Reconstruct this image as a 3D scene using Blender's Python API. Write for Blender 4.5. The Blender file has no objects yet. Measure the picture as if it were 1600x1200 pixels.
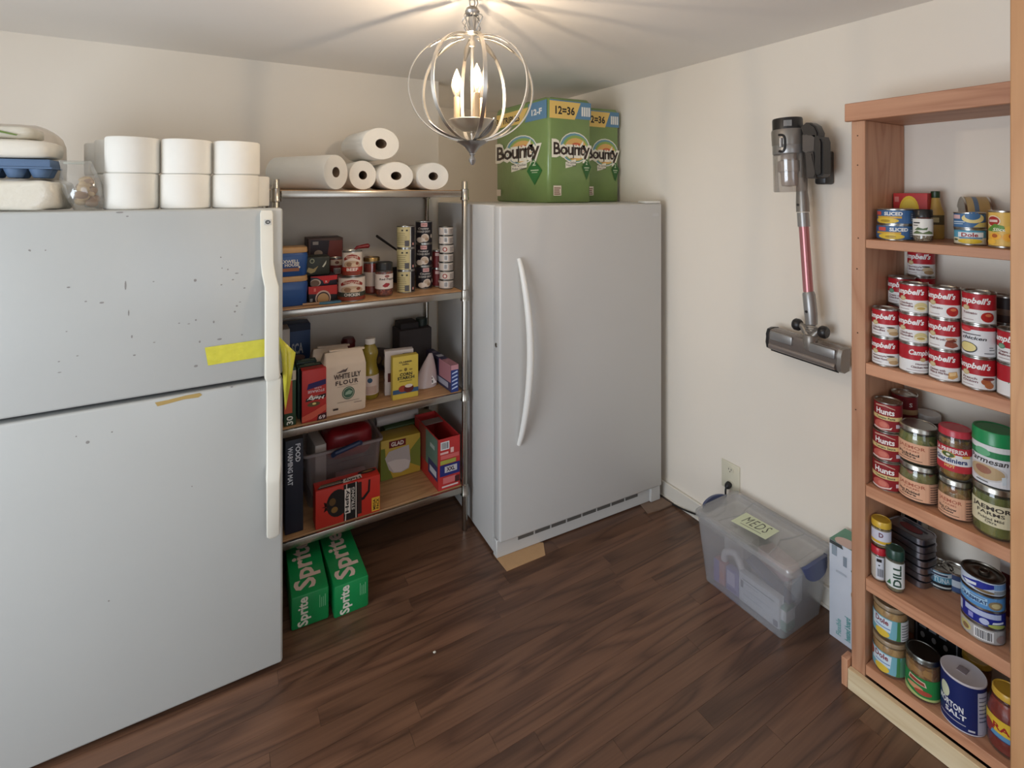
import bpy, bmesh, math, random
from mathutils import Vector, Matrix
random.seed(7)
scene = bpy.context.scene
COL = scene.collection
PI = math.pi

# ------------------------------------------------------------------ camera
F, CX, HY, CAMH = 794.0, 800.0, 300.0, 1.5
YAW = math.radians(30.1)
SN, CS = math.sin(YAW), math.cos(YAW)
cam = bpy.data.cameras.new('camera')
cam.sensor_width = 36.0
cam.lens = 36.0 * F / 1600.0
cam.shift_y = -(600.0 - HY) / 1600.0
cam.clip_start = 0.02
camo = bpy.data.objects.new('camera', cam)
COL.objects.link(camo)
camo.location = (0, 0, CAMH)
camo.rotation_euler = (PI / 2, 0, -YAW)
scene.camera = camo

# ------------------------------------------------------------------ view, world, daylight
vs = scene.view_settings
vs.view_transform = 'Standard'
vs.look = 'None'
vs.gamma = 1.0
vs.exposure = 0.0
vs.use_curve_mapping = False
W = bpy.data.worlds.new('world')
scene.world = W
W.use_nodes = True
W.node_tree.nodes['Background'].inputs[0].default_value = (0.62, 0.78, 1.0, 1)
W.node_tree.nodes['Background'].inputs[1].default_value = 1.0


def area_light(name, loc, target, sx, sy, energy, col):
    l = bpy.data.lights.new(name, 'AREA')
    l.shape = 'RECTANGLE'
    l.size, l.size_y, l.energy, l.color = sx, sy, energy, col
    o = bpy.data.objects.new(name, l)
    COL.objects.link(o)
    o.location = loc
    d = Vector(target) - Vector(loc)
    o.rotation_euler = d.to_track_quat('-Z', 'Y').to_euler()
    return o


# daylight coming in through the two windows of the room behind the camera
area_light('daylight_left_window', (-1.86, 0.45, 1.0), (1.0, 0.45, 1.1), 1.5, 1.3, 50, (0.83, 0.91, 1.0))
area_light('daylight_front_window', (0.3, -1.96, 1.15), (0.3, 1.0, 1.5), 1.7, 1.15, 9, (0.96, 0.97, 1.0))
# fill light added out of view to brighten the alcove walls
area_light('alcove_fill_light', (-0.1, 2.95, 1.7), (1.0, 3.0, 1.5), 0.5, 0.6, 4.5, (1.0, 0.90, 0.78))


# ------------------------------------------------------------------ pixel -> room helpers
def rdir(px, py=HY):
    lat = (px - CX) / F
    return Vector((lat * CS + SN, -lat * SN + CS, (HY - py) / F))


def onX(px, py, X):
    d = rdir(px, py); t = X / d.x
    return Vector((X, d.y * t, CAMH + d.z * t))


def onY(px, py, Y):
    d = rdir(px, py); t = Y / d.y
    return Vector((d.x * t, Y, CAMH + d.z * t))


def onZ(px, py, z):
    d = rdir(px, py); t = (z - CAMH) / d.z
    return Vector((d.x * t, d.y * t, z))


def dep(p):
    return p[0] * SN + p[1] * CS


def cyl_r(pxl, pxr, d):
    t = ((pxl + pxr) / 2 - CX) / F
    return (pxr - pxl) * d / (2 * F * math.sqrt(1 + t * t))


def stand(pxl, pxr, pyb, zs):
    """centre and radius of an upright round thing whose base front is at pyb on the shelf zs"""
    p = onZ((pxl + pxr) / 2, pyb, zs)
    r = cyl_r(pxl, pxr, dep(p))
    u = Vector((p.x, p.y, 0)).normalized()
    r = cyl_r(pxl, pxr, dep(p + u * r))
    c = p + u * r
    return c, r


# ------------------------------------------------------------------ materials
def lin(c):
    c = c / 255.0
    return c / 12.92 if c <= 0.04045 else ((c + 0.055) / 1.055) ** 2.4


def L(rgb):
    return (lin(rgb[0]), lin(rgb[1]), lin(rgb[2]), 1.0)


MATS = {}


def N(nt, t, **kw):
    n = nt.nodes.new(t)
    for k, v in kw.items():
        setattr(n, k, v)
    return n


def pm(name, rgb, rough=0.5, metal=0.0, spec=0.5, var=0.04, vscale=30.0, bump=0.0, bscale=200.0, coat=0.0):
    """principled material with a little procedural unevenness"""
    if name in MATS:
        return MATS[name]
    m = bpy.data.materials.new(name)
    m.use_nodes = True
    nt = m.node_tree
    b = nt.nodes['Principled BSDF']
    b.inputs['Roughness'].default_value = rough
    b.inputs['Metallic'].default_value = metal
    b.inputs['Specular IOR Level'].default_value = spec
    b.inputs['Coat Weight'].default_value = coat
    c = L(rgb)
    if var > 0:
        tc = N(nt, 'ShaderNodeTexCoord')
        no = N(nt, 'ShaderNodeTexNoise')
        no.inputs['Scale'].default_value = vscale
        no.inputs['Detail'].default_value = 3
        nt.links.new(tc.outputs['Object'], no.inputs['Vector'])
        mx = N(nt, 'ShaderNodeMix', data_type='RGBA')
        lo = tuple(max(0, v * (1 - var)) for v in c[:3]) + (1,)
        hi = tuple(min(1, v * (1 + var)) for v in c[:3]) + (1,)
        mx.inputs[6].default_value = lo
        mx.inputs[7].default_value = hi
        nt.links.new(no.outputs['Fac'], mx.inputs[0])
        nt.links.new(mx.outputs[2], b.inputs['Base Color'])
        if bump > 0:
            n2 = N(nt, 'ShaderNodeTexNoise')
            n2.inputs['Scale'].default_value = bscale
            n2.inputs['Detail'].default_value = 2
            nt.links.new(tc.outputs['Object'], n2.inputs['Vector'])
            bp = N(nt, 'ShaderNodeBump')
            bp.inputs['Strength'].default_value = bump
            bp.inputs['Distance'].default_value = 0.002
            nt.links.new(n2.outputs['Fac'], bp.inputs['Height'])
            nt.links.new(bp.outputs['Normal'], b.inputs['Normal'])
    else:
        b.inputs['Base Color'].default_value = c
    MATS[name] = m
    return m


def ink(rgb, rough=0.42):
    return pm('ink_%d_%d_%d' % tuple(rgb), rgb, rough, var=0.0, spec=0.35)


def wood(name, dark, light, axis=0, scale=1.0, rough=0.45, rnd=True, knots=False, contrast=1.0, coat=0.0, fine=1.0):
    if name in MATS:
        return MATS[name]
    m = bpy.data.materials.new(name)
    m.use_nodes = True
    nt = m.node_tree
    b = nt.nodes['Principled BSDF']
    b.inputs['Roughness'].default_value = rough
    b.inputs['Coat Weight'].default_value = coat
    tc = N(nt, 'ShaderNodeTexCoord')
    oi = N(nt, 'ShaderNodeObjectInfo')
    add = N(nt, 'ShaderNodeVectorMath', operation='ADD')
    geo = N(nt, 'ShaderNodeNewGeometry')
    nt.links.new(geo.outputs['Position'], add.inputs[0])
    mul = N(nt, 'ShaderNodeMath', operation='MULTIPLY')
    mul.inputs[1].default_value = 40.0 if rnd else 0.0
    nt.links.new(oi.outputs['Random'], mul.inputs[0])
    nt.links.new(mul.outputs[0], add.inputs[1])
    mp = N(nt, 'ShaderNodeMapping')
    s = [9.0 * scale, 9.0 * scale, 9.0 * scale]
    s[axis] = 1.1 * scale
    mp.inputs['Scale'].default_value = s
    nt.links.new(add.outputs[0], mp.inputs['Vector'])
    n1 = N(nt, 'ShaderNodeTexNoise')
    n1.inputs['Scale'].default_value = 1.0
    n1.inputs['Detail'].default_value = 2.0
    n1.inputs['Distortion'].default_value = 0.6
    nt.links.new(mp.outputs[0], n1.inputs['Vector'])
    # growth rings: sawtooth of the low-frequency field -> cathedral grain
    m1 = N(nt, 'ShaderNodeMath', operation='MULTIPLY')
    m1.inputs[1].default_value = 14.0
    nt.links.new(n1.outputs['Fac'], m1.inputs[0])
    fr = N(nt, 'ShaderNodeMath', operation='PINGPONG')
    fr.inputs[1].default_value = 1.0
    nt.links.new(m1.outputs[0], fr.inputs[0])
    pw = N(nt, 'ShaderNodeMath', operation='POWER')
    pw.inputs[1].default_value = 2.2
    nt.links.new(fr.outputs[0], pw.inputs[0])
    mp2 = N(nt, 'ShaderNodeMapping')
    s2 = [160.0 * fine] * 3
    s2[axis] = 5.0 * fine
    mp2.inputs['Scale'].default_value = s2
    nt.links.new(add.outputs[0], mp2.inputs['Vector'])
    n2 = N(nt, 'ShaderNodeTexNoise')
    n2.inputs['Scale'].default_value = 1.0
    n2.inputs['Detail'].default_value = 2.0
    nt.links.new(mp2.outputs[0], n2.inputs['Vector'])
    mixf = N(nt, 'ShaderNodeMath', operation='MULTIPLY_ADD')
    nt.links.new(pw.outputs[0], mixf.inputs[0])
    mixf.inputs[1].default_value = 0.55 * contrast
    m3 = N(nt, 'ShaderNodeMath', operation='MULTIPLY')
    nt.links.new(n2.outputs['Fac'], m3.inputs[0])
    m3.inputs[1].default_value = 0.55 * contrast
    nt.links.new(m3.outputs[0], mixf.inputs[2])
    rp = N(nt, 'ShaderNodeValToRGB')
    rp.color_ramp.elements[0].color = L(light)
    rp.color_ramp.elements[0].position = 0.12
    rp.color_ramp.elements[1].color = L(dark)
    rp.color_ramp.elements[1].position = 0.95
    nt.links.new(mixf.outputs[0], rp.inputs[0])
    hs = N(nt, 'ShaderNodeHueSaturation')
    vr = N(nt, 'ShaderNodeMapRange')
    vr.inputs['To Min'].default_value = 0.82 if rnd else 1.0
    vr.inputs['To Max'].default_value = 1.16 if rnd else 1.0
    nt.links.new(oi.outputs['Random'], vr.inputs['Value'])
    nt.links.new(vr.outputs[0], hs.inputs['Value'])
    nt.links.new(rp.outputs[0], hs.inputs['Color'])
    last = hs.outputs[0]
    if knots:
        vo = N(nt, 'ShaderNodeTexVoronoi')
        vo.inputs['Scale'].default_value = 5.0
        mpk = N(nt, 'ShaderNodeMapping')
        sk = [1.6, 1.6, 1.6]; sk[axis] = 0.8
        mpk.inputs['Scale'].default_value = sk
        nt.links.new(add.outputs[0], mpk.inputs['Vector'])
        nt.links.new(mpk.outputs[0], vo.inputs['Vector'])
        rk = N(nt, 'ShaderNodeMapRange')
        rk.inputs['From Min'].default_value = 0.03
        rk.inputs['From Max'].default_value = 0.10
        rk.inputs['To Min'].default_value = 0.75
        rk.inputs['To Max'].default_value = 0.0
        nt.links.new(vo.outputs['Distance'], rk.inputs['Value'])
        mk = N(nt, 'ShaderNodeMix', data_type='RGBA')
        nt.links.new(rk.outputs[0], mk.inputs[0])
        nt.links.new(last, mk.inputs[6])
        mk.inputs[7].default_value = L(tuple(int(v * 0.62) for v in dark))
        last = mk.outputs[2]
    nt.links.new(last, b.inputs['Base Color'])
    bp = N(nt, 'ShaderNodeBump')
    bp.inputs['Strength'].default_value = 0.12
    bp.inputs['Distance'].default_value = 0.001
    nt.links.new(n2.outputs['Fac'], bp.inputs['Height'])
    nt.links.new(bp.outputs['Normal'], b.inputs['Normal'])
    MATS[name] = m
    return m


def film(name, rgb, opac, rough=0.15, gloss=0.12):
    """thin clear plastic or glass: part see-through, part diffuse, part gloss"""
    if name in MATS:
        return MATS[name]
    m = bpy.data.materials.new(name)
    m.use_nodes = True
    nt = m.node_tree
    nt.nodes.remove(nt.nodes['Principled BSDF'])
    out = nt.nodes['Material Output']
    tr = N(nt, 'ShaderNodeBsdfTransparent')
    tr.inputs[0].default_value = tuple(0.93 + 0.07 * v for v in L(rgb)[:3]) + (1,)
    df = N(nt, 'ShaderNodeBsdfDiffuse')
    df.inputs[0].default_value = L(rgb)
    tl = N(nt, 'ShaderNodeBsdfTranslucent')
    tl.inputs[0].default_value = L(rgb)
    md = N(nt, 'ShaderNodeMixShader')
    md.inputs[0].default_value = 0.5
    nt.links.new(df.outputs[0], md.inputs[1])
    nt.links.new(tl.outputs[0], md.inputs[2])
    no = N(nt, 'ShaderNodeTexNoise')
    no.inputs['Scale'].default_value = 14
    tc = N(nt, 'ShaderNodeTexCoord')
    nt.links.new(tc.outputs['Object'], no.inputs['Vector'])
    mr = N(nt, 'ShaderNodeMapRange')
    mr.inputs['To Min'].default_value = opac * 0.75
    mr.inputs['To Max'].default_value = min(1, opac * 1.25)
    nt.links.new(no.outputs['Fac'], mr.inputs['Value'])
    m1 = N(nt, 'ShaderNodeMixShader')
    nt.links.new(mr.outputs[0], m1.inputs[0])
    nt.links.new(tr.outputs[0], m1.inputs[1])
    nt.links.new(md.outputs[0], m1.inputs[2])
    gl = N(nt, 'ShaderNodeBsdfGlossy')
    gl.inputs['Roughness'].default_value = rough
    fz = N(nt, 'ShaderNodeFresnel')
    fz.inputs[0].default_value = 1.45
    ma = N(nt, 'ShaderNodeMath', operation='MULTIPLY_ADD')
    nt.links.new(fz.outputs[0], ma.inputs[0])
    ma.inputs[1].default_value = 0.4
    ma.inputs[2].default_value = gloss * 0.2
    m2 = N(nt, 'ShaderNodeMixShader')
    nt.links.new(ma.outputs[0], m2.inputs[0])
    nt.links.new(m1.outputs[0], m2.inputs[1])
    nt.links.new(gl.outputs[0], m2.inputs[2])
    nt.links.new(m2.outputs[0], out.inputs[0])
    MATS[name] = m
    return m


def chunks(name, cols, scale=40.0, stretch=(1, 1, 1), rough=0.25):
    """jar contents: pieces of several colours"""
    if name in MATS:
        return MATS[name]
    m = bpy.data.materials.new(name)
    m.use_nodes = True
    nt = m.node_tree
    b = nt.nodes['Principled BSDF']
    b.inputs['Roughness'].default_value = rough
    tc = N(nt, 'ShaderNodeTexCoord')
    mp = N(nt, 'ShaderNodeMapping')
    mp.inputs['Scale'].default_value = stretch
    nt.links.new(tc.outputs['Object'], mp.inputs['Vector'])
    vo = N(nt, 'ShaderNodeTexVoronoi')
    vo.inputs['Scale'].default_value = scale
    nt.links.new(mp.outputs[0], vo.inputs['Vector'])
    sp = N(nt, 'ShaderNodeSeparateColor')
    nt.links.new(vo.outputs['Color'], sp.inputs[0])
    rp = N(nt, 'ShaderNodeValToRGB')
    rp.color_ramp.interpolation = 'CONSTANT'
    els = rp.color_ramp.elements
    while len(els) < len(cols):
        els.new(0.5)
    for i, c in enumerate(cols):
        els[i].position = i / len(cols)
        els[i].color = L(c)
    nt.links.new(sp.outputs[0], rp.inputs[0])
    vo2 = N(nt, 'ShaderNodeTexVoronoi', feature='DISTANCE_TO_EDGE')
    vo2.inputs['Scale'].default_value = scale
    nt.links.new(mp.outputs[0], vo2.inputs['Vector'])
    nt.links.new(rp.outputs[0], b.inputs['Base Color'])
    bp = N(nt, 'ShaderNodeBump')
    bp.inputs['Strength'].default_value = 0.6
    bp.inputs['Distance'].default_value = 0.004
    nt.links.new(vo2.outputs['Distance'], bp.inputs['Height'])
    nt.links.new(bp.outputs['Normal'], b.inputs['Normal'])
    MATS[name] = m
    return m


def glow(name, rgb, strength, trans=0.0):
    m = bpy.data.materials.new(name)
    m.use_nodes = True
    nt = m.node_tree
    nt.nodes.remove(nt.nodes['Principled BSDF'])
    e = N(nt, 'ShaderNodeEmission')
    e.inputs[0].default_value = L(rgb)
    e.inputs[1].default_value = strength
    t = N(nt, 'ShaderNodeBsdfTransparent')
    mx = N(nt, 'ShaderNodeMixShader')
    mx.inputs[0].default_value = 1 - trans
    nt.links.new(t.outputs[0], mx.inputs[1])
    nt.links.new(e.outputs[0], mx.inputs[2])
    nt.links.new(mx.outputs[0], nt.nodes['Material Output'].inputs[0])
    return m


# ------------------------------------------------------------------ mesh builder
class B:
    def __init__(self):
        self.bm = bmesh.new()
        self.mats = []

    def mi(self, m):
        if m not in self.mats:
            self.mats.append(m)
        return self.mats.index(m)

    def faces(self, vs, fs, mat):
        k = self.mi(mat)
        bv = [self.bm.verts.new(v) for v in vs]
        out = []
        for f in fs:
            try:
                q = self.bm.faces.new([bv[i] for i in f])
                q.material_index = k
                out.append(q)
            except ValueError:
                pass
        return bv, out

    def box(self, x0, x1, y0, y1, z0, z1, mat, bev=0.0, seg=1, M=None):
        vs = [Vector(p) for p in ((x0, y0, z0), (x1, y0, z0), (x1, y1, z0), (x0, y1, z0),
                                  (x0, y0, z1), (x1, y0, z1), (x1, y1, z1), (x0, y1, z1))]
        if M is not None:
            vs = [M @ v for v in vs]
        bv, fs = self.faces(vs, [(3, 2, 1, 0), (4, 5, 6, 7), (0, 1, 5, 4), (1, 2, 6, 5), (2, 3, 7, 6), (3, 0, 4, 7)], mat)
        if bev > 0:
            es = set()
            for f in fs:
                es.update(f.edges)
            bmesh.ops.bevel(self.bm, geom=list(es), offset=bev, segments=seg, affect='EDGES', profile=0.5)
        return self

    def cbox(self, c, size, mat, bev=0.0, seg=1, rot=None):
        M = Matrix.Translation(c)
        if rot is not None:
            M = M @ rot
        w, d, h = size
        return self.box(-w / 2, w / 2, -d / 2, d / 2, -h / 2, h / 2, mat, bev, seg, M)

    def lathe(self, prof, mat, seg=28, M=None, ex=1.0, ey=1.0):
        """prof: list of (r,z) or (r,z,mat for the strip that ends here)"""
        rings = []
        for p in prof:
            r, z = p[0], p[1]
            if r < 1e-6:
                v = Vector((0, 0, z))
                rings.append([self.bm.verts.new(M @ v if M else v)])
            else:
                ring = []
                for k in range(seg):
                    a = 2 * PI * k / seg
                    v = Vector((r * math.cos(a) * ex, r * math.sin(a) * ey, z))
                    ring.append(self.bm.verts.new(M @ v if M else v))
                rings.append(ring)
        for i in range(1, len(prof)):
            mm = prof[i][2] if len(prof[i]) > 2 else mat
            k = self.mi(mm)
            a, b = rings[i - 1], rings[i]
            for j in range(seg):
                j2 = (j + 1) % seg
                if len(a) == 1 and len(b) == 1:
                    continue
                if len(a) == 1:
                    f = (a[0], b[j2], b[j])
                elif len(b) == 1:
                    f = (a[j], a[j2], b[0])
                else:
                    f = (a[j], a[j2], b[j2], b[j])
                q = self.bm.faces.new(f)
                q.material_index = k
        return self

    def tube(self, pts, r, mat, seg=8, closed=False, caps=True, flat=None):
        pts = [Vector(p) for p in pts]
        n = len(pts)
        rr = r if isinstance(r, (list, tuple)) else [r] * n
        up = None
        rings = []
        for i, p in enumerate(pts):
            if closed:
                t = (pts[(i + 1) % n] - pts[i - 1])
            else:
                t = pts[min(i + 1, n - 1)] - pts[max(i - 1, 0)]
            if t.length < 1e-9:
                t = Vector((0, 0, 1))
            t.normalize()
            if up is None:
                up = Vector((0, 0, 1)) if abs(t.z) < 0.9 else Vector((1, 0, 0))
            s = t.cross(up)
            if s.length < 1e-6:
                s = t.orthogonal()
            s.normalize()
            up = s.cross(t).normalized()
            fl = flat if flat else 1.0
            rings.append([self.bm.verts.new(p + s * (math.cos(2 * PI * k / seg) * rr[i]) + up * (math.sin(2 * PI * k / seg) * rr[i] * fl)) for k in range(seg)])
        k = self.mi(mat)
        m = n if closed else n - 1
        for i in range(m):
            a, b = rings[i], rings[(i + 1) % n]
            for j in range(seg):
                q = self.bm.faces.new((a[j], a[(j + 1) % seg], b[(j + 1) % seg], b[j]))
                q.material_index = k
        if caps and not closed:
            for rg, rev in ((rings[0], True), (rings[-1], False)):
                q = self.bm.faces.new(list(reversed(rg)) if rev else rg)
                q.material_index = k
        return self

    def loft(self, rings, mat, caps=True):
        k = self.mi(mat)
        R = [[self.bm.verts.new(Vector(p)) for p in rg] for rg in rings]
        n = len(R[0])
        for i in range(len(R) - 1):
            for j in range(n):
                q = self.bm.faces.new((R[i][j], R[i][(j + 1) % n], R[i + 1][(j + 1) % n], R[i + 1][j]))
                q.material_index = k
        if caps:
            q = self.bm.faces.new(list(reversed(R[0]))); q.material_index = k
            q = self.bm.faces.new(R[-1]); q.material_index = k
        return self

    def prism(self, pts, depth, mat, M, bev=0.0):
        """outline pts in local xy, extruded along local z by depth, placed by M"""
        n = len(pts)
        vs = [M @ Vector((p[0], p[1], 0)) for p in pts] + [M @ Vector((p[0], p[1], depth)) for p in pts]
        fs = [tuple(reversed(range(n))), tuple(range(n, 2 * n))] + [(i, (i + 1) % n, n + (i + 1) % n, n + i) for i in range(n)]
        bv, ff = self.faces(vs, fs, mat)
        if bev > 0:
            es = set()
            for f in ff[:2]:
                es.update(f.edges)
            bmesh.ops.bevel(self.bm, geom=list(es), offset=bev, segments=2, affect='EDGES')
        return self

    def blob(self, c, rad, mat, sub=2, jit=0.0, rot=None, seed=0):
        g = bmesh.new()
        bmesh.ops.create_icosphere(g, subdivisions=sub, radius=1.0)
        rnd = random.Random(seed)
        ph = [rnd.uniform(0, 6) for _ in range(6)]
        vs = []
        for v in g.verts:
            p = v.co.copy()
            f = 1 + jit * (math.sin(3 * p.x + ph[0]) * math.sin(2.5 * p.y + ph[1]) + 0.6 * math.sin(4.5 * p.z + ph[2]) * math.sin(5 * p.x + ph[3]))
            p = Vector((p.x * rad[0], p.y * rad[1], p.z * rad[2])) * f
            if rot is not None:
                p = rot @ p
            vs.append(p + Vector(c))
        g.verts.index_update()
        fs = [tuple(v.index for v in f.verts) for f in g.faces]
        g.free()
        self.faces(vs, fs, mat)
        return self

    def build(self, name, parent=None, loc=(0, 0, 0), rz=0.0, angle=38, flat=False):
        me = bpy.data.meshes.new(name)
        bmesh.ops.recalc_face_normals(self.bm, faces=self.bm.faces[:])
        self.bm.to_mesh(me)
        self.bm.free()
        for m in self.mats:
            me.materials.append(m)
        if not flat:
            me.polygons.foreach_set('use_smooth', [True] * len(me.polygons))
            me.set_sharp_from_angle(angle=math.radians(angle))
        o = bpy.data.objects.new(name, me)
        COL.objects.link(o)
        o.location = loc
        o.rotation_euler = (0, 0, rz)
        if parent is not None:
            o.parent = parent
        return o


def tag(o, label, cat, group=None):
    o['label'] = label
    o['category'] = cat
    if group:
        o['group'] = group
    return o


def thing(name, label, cat, loc=(0, 0, 0), rz=0.0, group=None):
    o = bpy.data.objects.new(name, None)
    o.empty_display_size = 0.05
    COL.objects.link(o)
    o.location = loc
    o.rotation_euler = (0, 0, rz)
    return tag(o, label, cat, group)


def struct(o):
    o['kind'] = 'structure'
    return o


def copy_tree(o, parent=None):
    c = o.copy()
    COL.objects.link(c)
    c.parent = parent
    for ch in list(o.children):
        copy_tree(ch, c)
    return c


# ------------------------------------------------------------------ flat print: shapes and lettering
_TXT = {}


def text_shape(s, bold=0.0, shear=0.0, space=1.0, small=False):
    key = (s, bold, shear, space)
    if key in _TXT:
        return _TXT[key]
    cu = bpy.data.curves.new('lettering', 'FONT')
    cu.body = s
    cu.offset = bold
    cu.shear = shear
    cu.space_character = space
    cu.resolution_u = 2
    o = bpy.data.objects.new('lettering', cu)
    COL.objects.link(o)
    dg = bpy.context.evaluated_depsgraph_get()
    me = bpy.data.meshes.new_from_object(o.evaluated_get(dg))
    vs = [(v.co.x, v.co.y) for v in me.vertices]
    fs = [tuple(p.vertices) for p in me.polygons]
    bpy.data.meshes.remove(me)
    bpy.data.objects.remove(o)
    bpy.data.curves.remove(cu)
    if vs:
        x0, x1 = min(v[0] for v in vs), max(v[0] for v in vs)
        y0, y1 = min(v[1] for v in vs), max(v[1] for v in vs)
        vs = [((v[0] - x0) / max(1e-6, x1 - x0), (v[1] - y0) / max(1e-6, y1 - y0)) for v in vs]
    _TXT[key] = (vs, fs)
    return _TXT[key]


def R_(x0, y0, x1, y1, c): return ('r', x0, y0, x1, y1, c)
def E_(x, y, rx, ry, c): return ('e', x, y, rx, ry, c)
def P_(pts, c): return ('p', pts, c)
def T_(s, x0, y0, x1, y1, c, rot=0, bold=0.02, shear=0.0, space=1.0): return ('t', s, x0, y0, x1, y1, c, rot, bold, shear, space)


def lines(x0, y0, x1, y1, n, c, fill=0.5, rag=0.25, seed=1, vert=False):
    """rows of print too small to read"""
    rnd = random.Random(seed)
    out = []
    for i in range(n):
        if vert:
            a = x0 + (x1 - x0) * i / n
            out.append(R_(a, y0, a + (x1 - x0) / n * fill, y1 - (y1 - y0) * rnd.random() * rag, c))
        else:
            a = y1 - (y1 - y0) * (i + 1) / n
            out.append(R_(x0, a, x1 - (x1 - x0) * rnd.random() * rag, a + (y1 - y0) / n * fill, c))
    return out


def barcode(x0, y0, x1, y1, n=9, seed=3):
    o = [R_(x0, y0, x1, y1, (225, 225, 225))]
    rnd = random.Random(seed)
    w = (x1 - x0)
    for i in range(n):
        a = x0 + w * (0.08 + 0.84 * i / n)
        o.append(R_(a, y0 + (y1 - y0) * 0.12, a + w * rnd.uniform(0.25, 0.6) / n, y1 - (y1 - y0) * 0.1, (40, 40, 45)))
    return o


def decal(parent, items, mapf, name='label_print', cuts=None, rough=0.42, clip=False):
    """items in (u,v); mapf(u,v,layer) -> local point.  cuts: step in u for curved surfaces"""
    bm = bmesh.new()
    mats = []
    lay = bm.verts.layers.float.new('lay')

    def mi(c):
        m = ink(c, rough)
        if m not in mats:
            mats.append(m)
        return mats.index(m)
    for n, it in enumerate(items):
        lz = n
        if it[0] == 'r':
            _, x0, y0, x1, y1, c = it
            vs = [(x0, y0), (x1, y0), (x1, y1), (x0, y1)]
            fs = [(0, 1, 2, 3)]
        elif it[0] == 'e':
            _, x, y, rx, ry, c = it
            k = 20
            vs = [(x + rx * math.cos(2 * PI * i / k), y + ry * math.sin(2 * PI * i / k)) for i in range(k)]
            fs = [tuple(range(k))]
        elif it[0] == 'p':
            _, vs, c = it
            fs = [tuple(range(len(vs)))]
        else:
            _, s, x0, y0, x1, y1, c, rot, bold, shear, space = it
            tv, fs = text_shape(s, bold, shear, space)
            vs = []
            for a, b in tv:
                if rot == 90: a, b = 1 - b, a
                elif rot == -90: a, b = b, 1 - a
                elif rot == 180: a, b = 1 - a, 1 - b
                vs.append((x0 + a * (x1 - x0), y0 + b * (y1 - y0)))
        k = mi(c)
        bv = []
        for v in vs:
            q = bm.verts.new((v[0], v[1], 0))
            q[lay] = lz
            bv.append(q)
        for f in fs:
            try:
                q = bm.faces.new([bv[i] for i in f])
                q.material_index = k
            except ValueError:
                pass
    if cuts:
        us = [v.co.x for v in bm.verts]
        a = math.floor(min(us) / cuts) * cuts
        while a < max(us):
            bmesh.ops.bisect_plane(bm, geom=bm.verts[:] + bm.edges[:] + bm.faces[:], plane_co=(a, 0, 0), plane_no=(1, 0, 0))
            a += cuts
    for v in bm.verts:
        if clip:
            v.co.x = min(1, max(0, v.co.x)); v.co.y = min(1, max(0, v.co.y))
        v.co = mapf(v.co.x, v.co.y, v[lay])
    me = bpy.data.meshes.new(name)
    bm.to_mesh(me)
    bm.free()
    for m in mats:
        me.materials.append(m)
    o = bpy.data.objects.new(name, me)
    COL.objects.link(o)
    if parent is not None:
        o.parent = parent
    return o


def flatmap(origin, u, v, off=0.0006, step=0.00012):
    origin, u, v = Vector(origin), Vector(u), Vector(v)
    n = u.cross(v).normalized()
    return lambda a, b, l: origin + u * a + v * b + n * (off + step * l)


def cylmap(r, z0, h, phi, off=0.0006, step=0.00012):
    return lambda a, b, l: Vector(((r + off + step * l) * math.cos(phi + a), (r + off + step * l) * math.sin(phi + a), z0 + h * b))


def face_phi(c):
    """direction from a point towards the camera"""
    return math.atan2(-c[1], -c[0])


def carton(name, label, cat, loc, size, col, rz=0.0, group=None, bev=0.002, faces=None, mat=None):
    """box with its base centre at loc; printed faces front(-y), left(-x), top, right(+x)"""
    w, d, h = size
    m = mat or pm('card_%d_%d_%d' % tuple(col), col, 0.5, var=0.05, vscale=12)
    o = B().box(-w / 2, w / 2, -d / 2, d / 2, 0, h, m, bev, 2).build(name, None, loc, rz)
    tag(o, label, cat, group)
    for f, items in (faces or {}).items():
        if f == 'front': mp = flatmap((-w / 2, -d / 2, 0), (w, 0, 0), (0, 0, h))
        elif f == 'top': mp = flatmap((-w / 2, -d / 2, h), (w, 0, 0), (0, d, 0))
        elif f == 'left': mp = flatmap((-w / 2, d / 2, 0), (0, -d, 0), (0, 0, h))
        else: mp = flatmap((w / 2, -d / 2, 0), (0, d, 0), (0, 0, h))
        if len(items) == 2 and all(i[0] != 't' for i in items):
            for i in items:
                decal(o, [i], mp, clip=True)
        else:
            decal(o, items, mp, clip=True)
    return o


STEEL = pm('tin_steel', (188, 186, 180), 0.28, metal=1.0, var=0.06)
STEEL_D = pm('tin_steel_dark', (120, 116, 108), 0.35, metal=1.0, var=0.06)


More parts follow.
